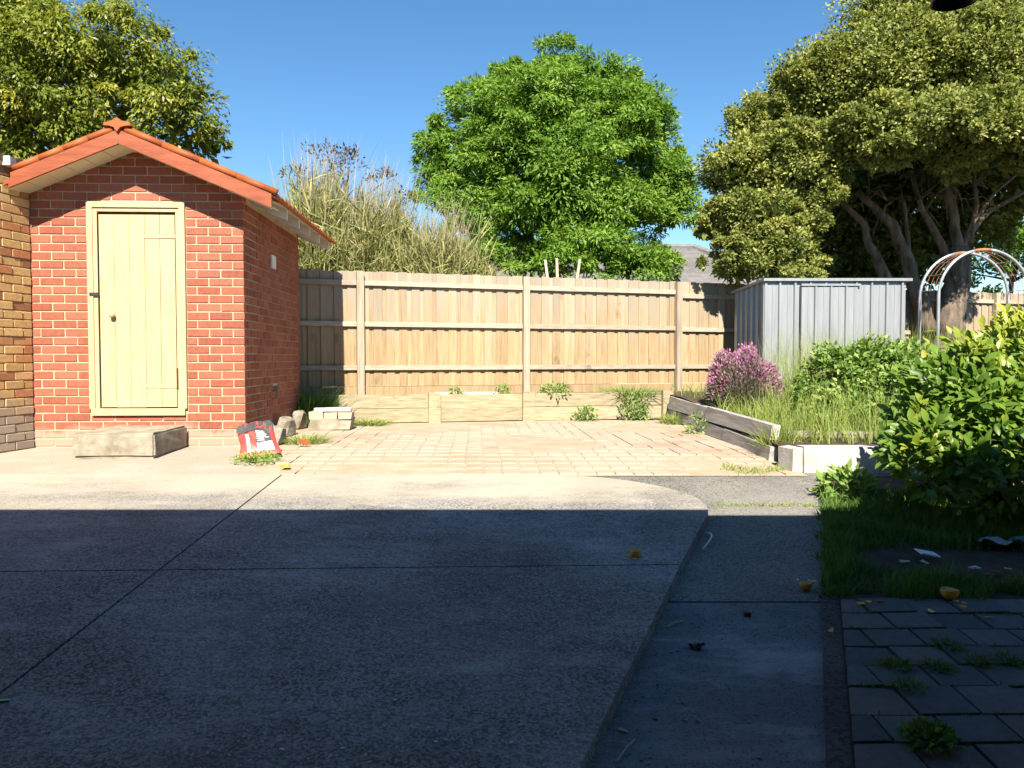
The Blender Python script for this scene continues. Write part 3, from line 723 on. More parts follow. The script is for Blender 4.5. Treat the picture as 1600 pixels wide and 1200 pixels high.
for a, b in zip(ends[:-1], ends[1:]):
    low = 0.06 if a >= FL - .01 and a < FL + 4 else 0.0
    for z in (1.995 - low, 1.40 - low * .3, 0.765):
        if b - a < .1: continue
        MB().hexa([fp(a + .052, .001, z - .035 + random.uniform(-.01, .01)), fp(b - .052, .001, z - .035 + random.uniform(-.012, .012)), fp(b - .052, .04, z - .035), fp(a + .052, .04, z - .035),
                   fp(a + .052, .001, z + .035), fp(b - .052, .001, z + .035), fp(b - .052, .04, z + .035), fp(a + .052, .04, z + .035)]).build('rail', M['paling_grey'], fence)
    MB().box(fp((a + b) / 2, -0.005, FZ0 + .06), (b - a - .104, 0.022, 0.17), FRZ).build('plinth_board', M['paling'], fence)

# ================================================================== TIMBER RETAINING WALL
RA, RB = gp(392, 667), gp(1050, 655)
RA = Vector((-3.1, 10.52, 0)); RB = Vector((2.45, 11.75, 0)); rd = (RB - RA).normalized(); rn = Vector((rd.y, -rd.x, 0)); RRZ = math.atan2(rd.y, rd.x); RL = (RB - RA).length
def rp(s, n, z): return RA + rd * s + rn * n + Vector((0, 0, z))
ret = thing('retaining_wall', rp(RL / 2, 0, 0), 'low pale pine sleeper retaining wall below the fence', 'retaining wall')
def s_at(x):  # distance along the wall that projects to photo column x
    lo, hi = 0, RL
    for _ in range(40):
        m = (lo + hi) / 2; p = rp(m, 0, 0)
        if 800 + F * p.x / p.y < x: lo = m
        else: hi = m
    return lo
rposts = [s_at(678), s_at(824), s_at(1041)]
for s in rposts: MB().box(rp(s, 0.055, 0.195), (0.17, 0.07, 0.44), RRZ, jit=.003).build('post', M['sleeper'], ret)
for (a, b) in ((0.0, s_at(757)), (s_at(757) + .004, RL)):
    pass
cutsx = [0.0, rposts[0], rposts[1], RL]
for a, b in zip(cutsx[:-1], cutsx[1:]):
    for z in (0.09, 0.29):
        MB().box(rp((a + b) / 2, -0.02, z + random.uniform(-.006, .006)), (b - a - .006, 0.075, 0.195), RRZ + random.uniform(-.003, .003), jit=.003).build('sleeper', M['sleeper'], ret)
rows = [[tuple(rp(s_ * RL, -0.03, 0.345)) for s_ in np.linspace(-0.1, 1.02, 9)], [tuple(fp(s_ * 9 - 2.2, 0.0, 0.36)) for s_ in np.linspace(-0.1, 0.86, 9)]]
tag(sheet('border_soil', rows, M['soil']), 'narrow strip of soil between retaining wall and fence', 'soil', kind='structure')
tag(MB().box(fp(1.55, .32, .385), (0.95, 0.16, 0.03), FRZ, ry=.01).build('white_board', M['white']), 'white board lying on the soil above the retaining wall', 'board')

# ================================================================== RAISED BED EDGES
old = thing('sleeper_edging', (2.36, 8.5, 0), 'weathered grey sleepers edging the raised garden bed', 'retaining wall')
A = gp(1066, 666); B = gp(1203, 713)
A = Vector((2.29, 11.5, 0)); B = Vector((2.36, 7.0, 0))
def op(t, n, z): p = A.lerp(B, t); return Vector((p.x + n, p.y, z))
for (t0, t1, z0, z1, n) in ((0, .30, 0.0, .15, 0.03), (.302, .66, -.01, .14, 0.0), (.663, 1.0, -.05, .12, -0.015), (0, .47, .152, .33, 0.045), (.473, .98, .146, .31, 0.03)):
    MB().hexa([op(t0, n, z0), op(t0, n + .075, z0), op(t1, n + .075, z0), op(t1, n, z0), op(t0, n + .03, z1), op(t0, n + .1, z1), op(t1, n + .1, z1 - .03), op(t1, n + .02, z1 - .03)]).build('sleeper', M['oldsleeper'], old)
wb = thing('white_planter_edge', (2.9, 6.6, 0), 'whitewashed concrete beam edging the garden bed', 'edging')
MB().box((3.0, 6.57, 0.02), (1.05, 0.20, 0.26), -0.02, jit=.006).build('beam', M['whitewash'], wb)
MB().box((2.40, 6.60, 0.01), (0.10, 0.22, 0.25), 0.25, jit=.006).build('end_block', M['whitewash'], wb)
tag(MB().box((3.15, 7.35, 0.15), (1.5, 0.10, 0.10), -0.03, jit=.01).build('inner_edging', M['stone']), 'low stone edging half buried behind the white beam', 'edging')

# ================================================================== METAL GARDEN SHED
ms = thing('metal_shed', (4.7, 11.9, .25), 'galvanised ribbed metal garden shed with flat roof', 'shed')
MX0, MX1, MY0, MY1 = 3.69, 5.72, 11.2, 12.62; MZ0, MZ1 = 0.22, 2.03; MSK = -0.04
def ribbed(p0, p1, z0, z1f, z1b, pitch, name, off=0.0):
    L = (p1 - p0).length; dd = (p1 - p0).normalized(); nn = Vector((dd.y, -dd.x, 0)); prof = []; s = 0
    while s < L - 1e-6:
        for ds, h in ((0, 0), (pitch * .40, 0), (pitch * .40 + .004, .006), (pitch * .42 + .012, .006), (pitch * .42 + .016, 0), (pitch * .80, 0), (pitch * .84, .032), (pitch * .95, .032), (pitch * .99, 0)):
            if s + ds <= L: prof.append((s + ds, h))
        s += pitch
    prof.append((L, 0)); v = []; f = []
    for (a, h) in prof:
        q = p0 + dd * a + nn * (h + off); zt = z1f + (z1b - z1f) * a / L
        v.append((q.x, q.y, z0)); v.append((q.x, q.y, zt))
    for i in range(len(prof) - 1): f.append((2*i, 2*i+2, 2*i+3, 2*i+1))
    return mk(name, v, f, M['zinc'], ms)
P = lambda x, y: Vector((x, y, 0))
ribbed(P(MX0, MY0), P(MX1, MY0), MZ0, MZ1, MZ1, 0.222, 'front_wall')
ribbed(P(MX0 + MSK, MY1), P(MX0, MY0), MZ0, MZ1 - .06, MZ1, 0.238, 'side_wall')
ribbed(P(MX1, MY0), P(MX1 + MSK, MY1), MZ0, MZ1, MZ1 - .06, 0.238, 'side_wall')
ribbed(P(MX1 + MSK, MY1), P(MX0 + MSK, MY1), MZ0, MZ1 - .06, MZ1 - .06, 0.222, 'back_wall')
MB().hexa([(MX0 - .05, MY0 - .06, MZ1 - .01), (MX1 + .07, MY0 - .06, MZ1 - .01), (MX1 + .03, MY1 + .05, MZ1 - .07), (MX0 - .09, MY1 + .05, MZ1 - .07),
           (MX0 - .05, MY0 - .06, MZ1 + .03), (MX1 + .07, MY0 - .06, MZ1 + .03), (MX1 + .03, MY1 + .05, MZ1 - .03), (MX0 - .09, MY1 + .05, MZ1 - .03)]).build('roof', M['zinc'], ms)
mdoor = ribbed(P(4.20, MY0 - .03), P(5.0, MY0 - .03), MZ0 + .03, MZ1 - .09, MZ1 - .09, 0.222, 'sliding_door')
MB().box((4.185, MY0 - .028, 1.1), (.018, .02, 1.72)).build('door_gap', M['darkgap'], ms)
MB().box((4.62, MY0 - .035, MZ1 - .065), (.86, .03, .03)).build('door_track', M['zinc'], ms)
MB().box((MX0 - .004, MY0 - .004, 1.12), (.035, .035, 1.80)).build('corner_trim', M['zinc'], ms)

# ================================================================== GARDEN ARCH
ar = thing('garden_arch', (5.85, 9.8, .2), 'rusting metal tube garden arch with wire rungs', 'arch')
def hoop(x0, x1, Y, ztop, zb=.2, n=26):
    r = (x1 - x0) / 2; cx = (x0 + x1) / 2; zc = ztop - r
    return [Vector((x0, Y, zb)), Vector((x0, Y, zc - .3))] + [Vector((cx - r * math.cos(math.pi * i / n), Y, zc + r * math.sin(math.pi * i / n))) for i in range(n + 1)] + [Vector((x1, Y, zc - .3)), Vector((x1, Y, zb))]
hf = hoop(atd(1466, 500, 9.5).x, atd(1608, 500, 9.5).x, 9.5, atd(1535, 390, 9.5).z)
hb = hoop(atd(1437, 500, 9.95).x, atd(1574, 500, 9.95).x, 9.95, atd(1505, 395, 9.95).z)
for h in (hf, hb):
    k = len(h)
    MB().tube(h[:14], 0.019, 8).build('hoop_tube', M['galv'], ar, True)
    MB().tube(h[13:17], 0.0195, 8).build('hoop_crown', M['rust'], ar, True)
    MB().tube(h[16:], 0.019, 8).build('hoop_tube', M['galv'], ar, True)
for i in range(3, len(hf) - 2, 3): MB().tube([hf[i], hb[i]], 0.0035, 5).build('rung', M['galv'], ar)
for t in (.25, .5, .75):
    MB().tube([a.lerp(b, t) + Vector((0, 0, -.01)) for a, b in zip(hf[1:-1], hb[1:-1])], 0.0025, 5).build('wire', M['rust'], ar)

# ================================================================== NEIGHBOUR'S HOUSE BEHIND THE FENCE
nh = thing('neighbour_house', (6, 28, 0), 'low house with grey tiled roof beyond the fence', 'house')
zr = atd(1050, 386, 28).z; ze = 2.7
xl, xr = 0.5, atd(1088, 388, 28).x
def hb_(x0, x1, y0, y1, z0, z1): return MB().hexa([(x0, y0, z0), (x1, y0, z0), (x1, y1, z0), (x0, y1, z0), (x0, y0, z1), (x1, y0, z1), (x1, y1, z1), (x0, y1, z1)])
hb_(-2.5, 9.4, 24.6, 33, -.2, ze).build('wall', M['render'], nh)
rf = mk('roof', [(-3, 24, ze), (10, 24, ze), (10, 33.6, ze), (-3, 33.6, ze), (0.2, 28.4, zr), (xr, 28.4, zr)], [(0, 1, 5, 4), (1, 2, 5), (2, 3, 4, 5), (3, 0, 4), (0, 3, 2, 1)], M['rooftile'], nh)
nrow = 15
for i in range(nrow):
    t0, t1 = i / nrow, (i + 1) / nrow
    def q(t, e): return Vector((-3 + 3.2 * t, 24 + 4.4 * t, ze + (zr - ze) * t + e)), Vector((10 + (xr - 10) * t, 24 + 4.4 * t, ze + (zr - ze) * t + e))
    a, b = q(t0, .055); c_, d_ = q(t1 + .008, .018)
    a2, b2 = q(t0, .004)
    # scalloped tile course
    nseg = int((b.x - a.x) / 0.15); v = []; f = []
    for j in range(nseg + 1):
        tt = j / nseg; e = 0.02 * abs(math.sin(math.pi * (j / 2)))
        v += [tuple(a2.lerp(b2, tt)), tuple(a.lerp(b, tt) + Vector((0, 0, e))), tuple(c_.lerp(d_, tt) + Vector((0, 0, e)))]
    for j in range(nseg): f += [(3*j, 3*j+3, 3*j+4, 3*j+1), (3*j+1, 3*j+4, 3*j+5, 3*j+2)]
    mk('tile_course', v, f, M['rooftile'], rf)
MB().tube([(10, 24, ze + .06), (xr, 28.4, zr + .06)], .12, 8).build('hip_cap', M['rooftile'], rf)
MB().tube([(0.2, 28.4, zr + .06), (xr, 28.4, zr + .06)], .12, 8).build('ridge_cap', M['rooftile'], rf)

# ================================================================== OWN HOUSE: VERANDAH BEHIND / ABOVE THE CAMERA
ysh = gp(600, 796).y; zsh = gz(ysh)
EZ = 2.50; EY = ysh - (EZ + .12 - zsh) / math.tan(SUN_EL) * math.cos(SUN_H)
hs = thing('verandah', (0, 0, gz(0)), 'verandah roof of the house whose shadow covers the yard', 'verandah')
MB().hexa([(-16, -4, EZ + .5), (16, -4, EZ + .5), (16, EY, EZ), (-16, EY, EZ), (-16, -4, EZ + .62), (16, -4, EZ + .62), (16, EY, EZ + .12), (-16, EY, EZ + .12)]).build('roof', M['white'], hs)
MB().box((0, -2.6, 1.1), (32, .2, 3.7)).build('house_wall', M['redbrick'], hs)
for x in (-4.2, 2.75, 6.2): MB().box((x, EY - .25, EZ / 2 - .22), (.1, .1, EZ + .42)).build('post', M['white'], hs)
# hanging lamp
lp = atd(1491, 3, 2.15)
lamp = thing('hanging_lamp', lp, 'dark metal lamp hanging from the verandah roof', 'lamp')
prof = [(0.0, .075), (.018, .075), (.03, .062), (.05, .03), (.058, .008), (.06, 0.0), (.056, .002), (.045, .028), (0.0, .045)]
v = []; f = []
for (r_, z_) in prof:
    for j in range(24):
        th = 2 * math.pi * j / 24; v.append((lp.x + r_ * math.cos(th), lp.y + r_ * math.sin(th), lp.z + z_))
for i in range(len(prof) - 1):
    for j in range(24): f.append((i*24+j, i*24+(j+1) % 24, (i+1)*24+(j+1) % 24, (i+1)*24+j))
mk('lamp_shade', v, f, M['lampmetal'], lamp, True)
MB().tube([lp + Vector((0, 0, .07)), Vector((lp.x, lp.y, EZ + .06))], .007, 8).build('lamp_rod', M['lampmetal'], lamp)

# ================================================================== TREES
def limbs(parent, name, lines, mat):
    mb = MB()
    for pts, r0, r1 in lines:
        n = len(pts); rr = [r0 + (r1 - r0) * i / (n - 1) for i in range(n)]
        # smooth the polyline with wobble
        P2 = []; R2 = []
        for i in range(n - 1):
            for t in (0, .33, .66):
                P2.append(Vector(pts[i]).lerp(Vector(pts[i+1]), t) + Vector((random.uniform(-1, 1), random.uniform(-1, 1), 0)) * rr[i] * .25); R2.append((rr[i] + (rr[i+1] - rr[i]) * t) * random.uniform(.88, 1.1))
        P2.append(Vector(pts[-1])); R2.append(rr[-1])
        mb.tube(P2, R2, 9)
    return mb.build(name, mat, parent, True)
def crown(parent, name, ells, n_sub, n_leaf, L, Wd, mat, droop=0.0, sub_r=.3, flat=.75, front=.5, tspread=.14, shell=.4, kind=None, lift=0.25, yl=0.0):
    P, O, Cl = clumpy(ells, n_sub, n_leaf, sub_r, flat, front, shell)
    n = len(P)
    D = unit(O + sph(n) * .8 + np.array([0, 0, -droop])); N = unit(O * .8 + sph(n) * .6 + np.array([0, -.1, lift]))
    t = np.clip(Cl + rng.normal(size=n) * tspread + yl, 0, 1)
    return leaves(name, P, D, N, L * rng.uniform(.7, 1.25, n), Wd * rng.uniform(.75, 1.2, n), mat, parent, t, kind=kind)

def lobes(ells, n, r0, r1, up=.0):
    res = []
    w = np.array([e[3] * e[5] for e in ells]); w /= w.sum()
    for i in range(n):
        e = ells[rng.choice(len(ells), p=w)]; dv = sph(1)[0]
        dv[1] = -abs(dv[1]) if rng.random() < .7 else dv[1]; dv[2] = dv[2] if rng.random() > up else abs(dv[2])
        r = rng.uniform(r0, r1); res.append((e[0] + dv[0] * e[3] * .92, e[1] + dv[1] * e[4] * .92, e[2] + dv[2] * e[5] * .92, r, r * .9, r * .75))
    return res
# glossy tree behind the outhouse
tl = thing('glossy_tree', (-7.2, 13.6, -.14), 'broad tree with glossy yellow green leaves behind the red outhouse', 'tree')
E = px_ell([(60, 120, 130, 95, 13.6, 1.6), (170, 105, 110, 75, 13.4, 1.4), (255, 150, 75, 70, 13.4, 1.1), (280, 205, 62, 50, 13.2, .8), (110, 205, 130, 60, 13.2, 1.2), (10, 50, 70, 60, 13.8, 1.0), (325, 232, 34, 26, 13.4, .4), (-120, 110, 130, 120, 14, 1.7), (30, 220, 90, 50, 13, .8)])
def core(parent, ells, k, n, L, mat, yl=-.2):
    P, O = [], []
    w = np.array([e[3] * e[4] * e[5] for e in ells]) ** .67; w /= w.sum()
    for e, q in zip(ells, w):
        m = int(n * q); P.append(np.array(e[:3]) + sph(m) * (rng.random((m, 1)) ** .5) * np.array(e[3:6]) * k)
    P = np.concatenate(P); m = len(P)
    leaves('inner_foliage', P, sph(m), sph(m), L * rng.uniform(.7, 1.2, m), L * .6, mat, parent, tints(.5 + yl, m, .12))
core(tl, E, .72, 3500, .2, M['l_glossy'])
crown(tl, 'crown', E + lobes(E, 40, .35, .6), 520, 62000, .10, .038, M['l_glossy'], droop=.9, sub_r=.36, flat=.7, front=.5, yl=.05)
limbs(tl, 'trunk', [([(-7.2, 13.6, -.2), (-7.1, 13.6, 1.5), (-7.2, 13.6, 2.6)], .2, .14)] + [([(-7.2, 13.6, 2.3), tuple(atd(x1, y1, 13.6)), tuple(atd(x2, y2, 13.5))], .1, .02) for x1, y1, x2, y2 in ((60, 260, 20, 120), (130, 240, 150, 100), (200, 230, 260, 150), (40, 270, -80, 150), (220, 240, 310, 220), (90, 250, 90, 140))], M['brownbark'])

# ash tree in the middle
ta = thing('ash_tree', (atd(865, 400, 17.5).x, 17.5, -.14), 'round bright green ash tree beyond the paling fence', 'tree')
E = px_ell([(865, 255, 165, 140, 17.6, 2.2), (705, 265, 52, 55, 17.2, .9), (775, 195, 75, 60, 17, 1.1), (830, 145, 60, 45, 17.4, .9), (915, 135, 75, 50, 17.3, 1.0), (985, 205, 62, 70, 17.2, 1.0), (1025, 320, 55, 55, 17.2, .9), (860, 290, 110, 75, 16.0, 1.0), (750, 330, 80, 50, 16.5, .9), (905, 395, 85, 42, 15.6, .8), (745, 405, 50, 35, 15.8, .6), (960, 330, 70, 50, 16.4, .9), (1020, 400, 34, 22, 16.8, .4), (680, 220, 28, 30, 17.2, .5), (1050, 260, 25, 30, 17.2, .5), (830, 410, 60, 30, 16.2, .6), (990, 415, 40, 22, 15.8, .4)])
Er = [E[0]] + E[1:]
L_ = lobes(E, 60, .4, .75)
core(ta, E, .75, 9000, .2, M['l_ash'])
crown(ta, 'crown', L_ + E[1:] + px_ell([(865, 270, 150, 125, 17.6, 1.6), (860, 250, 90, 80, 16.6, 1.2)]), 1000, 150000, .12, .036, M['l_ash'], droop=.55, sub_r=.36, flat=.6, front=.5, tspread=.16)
tb = Vector((atd(865, 400, 17.5).x, 17.5, 0))
limbs(ta, 'trunk', [([tb - Vector((0, 0, .3)), tb + Vector((0, 0, 1.5)), tuple(atd(860, 350, 17.4)), tuple(atd(868, 240, 17.4))], .24, .06)] + [([tuple(atd(862, 420, 17.4)), tuple(atd((862 + x) / 2, (400 + y) / 2, 17.2)), tuple(atd(x, y, 17))], .1, .02) for x, y in ((740, 320), (720, 240), (800, 170), (930, 160), (1000, 230), (1030, 330), (900, 380))], M['brownbark'])

# melaleuca on the right
tm = thing('paperbark_tree', (8.05, 14.0, 0.3), 'huge domed paperbark tree arching over the metal shed', 'tree')
E = px_ell([(1150, 265, 58, 55, 13.0, .8), (1175, 335, 75, 45, 12.7, .7), (1195, 392, 78, 50, 12.6, .7), (1235, 415, 40, 28, 12.7, .5), (1150, 415, 40, 30, 12.7, .5), (1120, 360, 36, 24, 12.8, .4), (1235, 255, 95, 62, 12.9, .9), (1190, 190, 60, 42, 13.6, .8), (1285, 150, 100, 75, 13.4, 1.2), (1400, 110, 130, 90, 13.0, 1.4), (1530, 110, 140, 100, 12.6, 1.4), (1440, 195, 110, 45, 12.0, .9), (1560, 200, 105, 42, 11.9, .9), (1480, 20, 180, 80, 13.6, 1.6), (1660, 90, 150, 150, 13.2, 1.6), (1330, 215, 70, 40, 12.4, .7), (1385, 245, 48, 26, 12.2, .5), (1620, 240, 60, 34, 12.4, .6), (1265, 310, 40, 34, 12.8, .4), (1230, 350, 45, 60, 12.7, .5), (1500, 245, 60, 18, 12.3, .5)])
E = [(e[0], e[1], e[2], e[3] * .88, e[4] * .9, e[5] * .86) for e in E]
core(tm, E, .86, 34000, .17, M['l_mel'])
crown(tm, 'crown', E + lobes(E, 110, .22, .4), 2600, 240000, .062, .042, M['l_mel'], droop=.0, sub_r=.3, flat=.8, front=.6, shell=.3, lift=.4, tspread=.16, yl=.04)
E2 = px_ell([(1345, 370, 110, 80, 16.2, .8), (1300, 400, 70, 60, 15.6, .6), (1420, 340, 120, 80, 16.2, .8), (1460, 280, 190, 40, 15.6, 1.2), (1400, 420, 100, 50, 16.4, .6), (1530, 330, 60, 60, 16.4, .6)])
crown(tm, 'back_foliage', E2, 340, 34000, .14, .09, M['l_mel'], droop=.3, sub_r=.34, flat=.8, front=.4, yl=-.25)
a_ = lambda x, y, Y=14.0: tuple(atd(x, y, Y))
limbs(tm, 'trunk', [([a_(1478, 560), a_(1484, 500), a_(1492, 440), a_(1500, 390)], .27, .19),
    ([a_(1500, 400), a_(1518, 350), a_(1555, 300), a_(1620, 245)], .055, .025), ([a_(1498, 400), a_(1490, 340), a_(1478, 280), a_(1460, 220)], .11, .045),
    ([a_(1488, 420), a_(1462, 365), a_(1440, 330), a_(1425, 270)], .09, .035), ([a_(1515, 380), a_(1525, 320), a_(1520, 250)], .055, .025),
    ([a_(1508, 370), a_(1545, 330), a_(1600, 300)], .06, .03),
    ([a_(1450, 520), a_(1432, 455), a_(1415, 400), a_(1395, 352), a_(1340, 300)], .17, .06), ([a_(1420, 410), a_(1418, 360), a_(1412, 310)], .055, .02),
    ([a_(1400, 470), a_(1380, 425), a_(1360, 385), a_(1350, 350), a_(1310, 310)], .12, .04)], M['bark'])
for i in range(60):
    x = random.uniform(1280, 1580); y = random.uniform(240, 330); p = Vector(a_(x, y, random.uniform(13.4, 14.2)))
    q = p + Vector((random.uniform(-.5, .5), random.uniform(-.3, .3), random.uniform(-.55, .1))); m_ = (p + q) / 2 + Vector((0, 0, .12))
    MB().tube([p, m_, q], [.014, .01, .005], 5).build('dead_twig', M['bark'], tm)

def small_tree(name, label, ells, nsub, nl, L, Wd, mat, base, **kw):
    t = thing(name, base, label, 'tree')
    crown(t, 'crown', ells, nsub, nl, L, Wd, mat, **kw)
    c = np.array([e[:3] for e in ells])
    limbs(t, 'trunk', [([base, (base[0] + .05, base[1], base[2] + 1.2), tuple(c.mean(0))], .1, .04)] + [([tuple(c.mean(0) - np.array([0, 0, .6])), tuple(x)], .045, .012) for x in c[:8]], M['brownbark'])
    return t
small_tree('shrub_tree', 'mid green bushy tree seen past the paperbark trunk', px_ell([(1560, 395, 50, 60, 18, 1.0), (1600, 360, 60, 70, 18.5, 1.2), (1535, 430, 30, 35, 17.6, .6), (1640, 410, 60, 50, 18, 1)]), 120, 9000, .11, .055, M['l_ash'], (11.5, 18, -.14), yl=-.25)
small_tree('dark_leaved_tree', 'sparse dark reddish tree poking up behind the tall reeds', px_ell([(515, 250, 34, 22, 15.6, .5), (545, 262, 30, 26, 15.6, .5), (460, 272, 18, 24, 15.6, .3), (600, 285, 26, 18, 15.6, .4), (625, 320, 22, 22, 15.6, .3), (490, 300, 30, 20, 15.8, .4)]), 50, 750, .10, .04, M['l_red'], (-3.2, 15.7, -.14), sub_r=.5, shell=.7)

# tall reeds behind the fence
def reeds(xc, ytop, wpx, Y, n, label, lean=0):
    b = atd(xc, 500, Y); k = Y / F; t = thing('reed_clump', (b.x, Y, -.14), label, 'reeds', 'reed clumps behind the fence')
    zt = atd(xc, ytop, Y).z; hw = wpx * k
    r = np.sqrt(rng.random(n)); th = rng.uniform(0, 2*np.pi, n)
    off = np.stack([np.cos(th) * r * hw, np.sin(th) * r * hw * .45, np.zeros(n)], 1)
    Pb = np.array([b.x, Y, -.14]) + off * .72; 
    H = (zt + .14) * (1 - .3 * r ** 2.2) * rng.uniform(.7, 1.0, n)
    ln = off * .55 + rng.normal(size=(n, 3)) * np.array([.3, .25, 0]); ln[:, 0] += lean
    blades('blades', Pb, ln, H, rng.uniform(.025, .05, n), M['l_reed'], t, tints(.42, n, .2), segs=6)
    # leaf blades that arch off the canes
    m = n * 8
    idx = rng.integers(0, n, m); tt = rng.uniform(.4, .99, m)
    Pp = Pb[idx] + ln[idx] * (tt ** 1.8)[:, None]; Pp[:, 2] += H[idx] * tt * .9
    D = sph(m); D[:, 2] = np.abs(D[:, 2]) * 1.6 + .15
    leaves('arching_leaves', Pp, D, sph(m) * .5 + np.array([0, -.3, .6]), rng.uniform(.25, .6, m), rng.uniform(.016, .03, m), M['l_reed'], t, tints(.55, m, .2))
    q = 260
    Pq = np.array([b.x, Y, zt * .62]) + np.stack([rng.normal(size=q) * hw * .38, rng.normal(size=q) * .15, np.zeros(q)], 1)
    blades('dry_plumes', Pq, rng.normal(size=(q, 3)) * np.array([.25, .2, 0]) + np.array([.1 + lean, 0, 0]), (zt * .45) * rng.uniform(.5, 1.05, q), .014, M['l_feather'], t, tints(.5, q), segs=4)
reeds(498, 232, 72, 13.6, 2000, 'tallest clump of dry reeds just past the outhouse roof')
reeds(585, 262, 66, 13.7, 2000, 'feathery reed clump in the middle of the three', .1)
reeds(684, 318, 60, 13.5, 1800, 'shortest reed clump beside the bright green ash tree')
ckt = thing('cut_stalk_plant', (atd(878, 420, 13.2).x, 13.2, -.14), 'three pale cut stalks poking above the fence', 'plant')
for (x0, x1, y1) in ((856, 852, 406), (871, 870, 404), (901, 906, 405)):
    MB().tube([Vector((atd(x0, 470, 13.2).x, 13.2, -.2)), atd(x0, 440, 13.2), atd(x1, y1, 13.2)], [.04, .028, .02], 8).build('stalk', M['straw'], ckt, True)

# ================================================================== SHRUBS AND WEEDS
def weed(name, label, p, r, h, n, mat, kind='leafy', L=.06, Wd=.03, cat='weed', group=None, ty=0.0, dens=1):
    t = thing(name, tuple(p), label, cat, group); p = np.array(p)
    if kind == 'leafy':
        m = n; a = sph(m); a[:, 2] = np.abs(a[:, 2]); rr = rng.random((m, 1)) ** .45
        P = p + a * rr * np.array([r, r, h])
        st = max(5, n // 40); sa = sph(st); sa[:, 2] = np.abs(sa[:, 2]) + .4
        mb = MB()
        for i in range(st): mb.tube([tuple(p - np.array([0, 0, .02])), tuple(p + sa[i] * np.array([r, r, h]) * .8)], [.006, .002], 4)
        mb.build('stems', mat, t)
        leaves('foliage', P, a + sph(m) * .7, a * .5 + sph(m) * .5 + np.array([0, -.2, .7]), rng.uniform(.6, 1.2, m) * L, rng.uniform(.7, 1.2, m) * Wd, mat, t, tints(.5 + ty, m, .2))
    else:
        th = rng.uniform(0, 2*np.pi, n); rr = np.sqrt(rng.random(n))
        off = np.stack([np.cos(th) * rr * r, np.sin(th) * rr * r, np.zeros(n)], 1)
        blades('blades', p + off * .8 - np.array([0, 0, .02]), off * .7 + rng.normal(size=(n, 3)) * np.array([h * .3, h * .3, 0]), h * rng.uniform(.45, 1.1, n), Wd * rng.uniform(.7, 1.3, n), mat, t, tints(.5 + ty, n, .2), segs=3)
    return t

# lavender
lv = Vector((2.86, 9.6, bedz(2, 9.6) - .02)); lav = thing('lavender_bush', lv, 'rounded lavender bush covered in pink flowers', 'bush')
n = 12000; a = sph(n); a[:, 2] = np.abs(a[:, 2]); rr = rng.random((n, 1)) ** .22
wob = 1 + .10 * np.sin(a[:, :1] * 9) + .08 * np.sin(a[:, 2:3] * 11 + a[:, 1:2] * 7)
P_ = np.array(lv) + np.array([0, 0, .12]) + a * rr * wob * np.array([.42, .42, .58])
leaves('foliage', P_, a + sph(n) * .5 + np.array([0, 0, .4]), sph(n) + a, rng.uniform(.04, .08, n), .011, M['l_lav'], lav, tints(.5, n, .22))
n = 5200; a = sph(n); a[:, 2] = np.abs(a[:, 2]) ** .7; a = unit(a)
P_ = np.array(lv) + np.array([0, 0, .13]) + a * (1 + .10 * np.sin(a[:, :1] * 9) + rng.normal(size=(n, 1)) * .045) * np.array([.43, .43, .60])
keep = rng.random(n) < np.clip((P_[:, 2] - lv.z - .1) / .45, .10, .6); P_ = P_[keep]; a = a[keep]; n = len(P_)
leaves('flowers', P_, a + sph(n) * .4 + np.array([0, 0, .5]), sph(n), rng.uniform(.03, .05, n), .024, M['flower'], lav, tints(.5, n, .25))
MB().tube([lv - Vector((0, 0, .05)), lv + Vector((0, 0, .25))], .03, 6).build('stem', M['brownbark'], lav)

# tall weed shrub in front of the metal shed
def shrub(name, label, base, ells, nsub, nl, L, Wd, mat, yl=0.0, cat='bush', **kw):
    t = thing(name, tuple(base), label, cat)
    crown(t, 'foliage', ells, nsub, nl, L, Wd, mat, yl=yl, **kw)
    mb = MB(); b = Vector(base)
    for i in range(14):
        e = Vector(ells[i % len(ells)][:3]); q = e + Vector((random.uniform(-.3, .3), random.uniform(-.25, .25), random.uniform(-.1, .2)))
        mb.tube([b + Vector((random.uniform(-.1, .1), random.uniform(-.1, .1), -.05)), (b + q) / 2 + Vector((0, 0, .08)), q], [.016, .011, .005], 5)
    mb.build('stems', M['brownbark'], t); return t
shrub('weed_shrub', 'dense small leaved green shrub in front of the metal shed', (3.95, 8.6, .2), px_ell([(1265, 640, 30, 45, 8.6, .3), (1315, 605, 60, 60, 8.6, .4), (1370, 595, 58, 58, 8.5, .4), (1295, 655, 48, 40, 8.3, .35), (1355, 660, 65, 42, 8.2, .35), (1415, 610, 45, 65, 8.5, .4), (1300, 575, 30, 22, 8.6, .25), (1360, 560, 30, 22, 8.6, .25)]), 260, 17000, .065, .038, M['l_weed'], sub_r=.34, front=.6, lift=.7)
n = 3400
def bedpts(n, x0, x1, y0, y1):
    X = rng.uniform(x0, x1, n); Yv = rng.uniform(y0, y1, n); return np.stack([X, Yv, np.array([bedz(x, y) for x, y in zip(X, Yv)]) - .02], 1)
P_ = bedpts(n, 2.48, 3.9, 7.0, 9.3)
tg = blades('tall_grass', P_, rng.normal(size=(n, 3)) * np.array([.13, .13, 0]), rng.uniform(.08, .5, n) * (0.55 + .5 * np.clip((P_[:, 0] - 2.4) / .8, 0, 1)) * (.55 + .75 * np.sin(P_[:, 0] * 6.3 + 1.7 * np.sin(P_[:, 1] * 5)) ** 2), .008, M['l_dry'], None, tints(.5, n, .22), kind='stuff')
tag(tg, 'tall yellowing grass filling the raised bed by the lavender', 'grass')
n = 2600; P_ = bedpts(n, 3.5, 6.4, 8.8, 11.0)
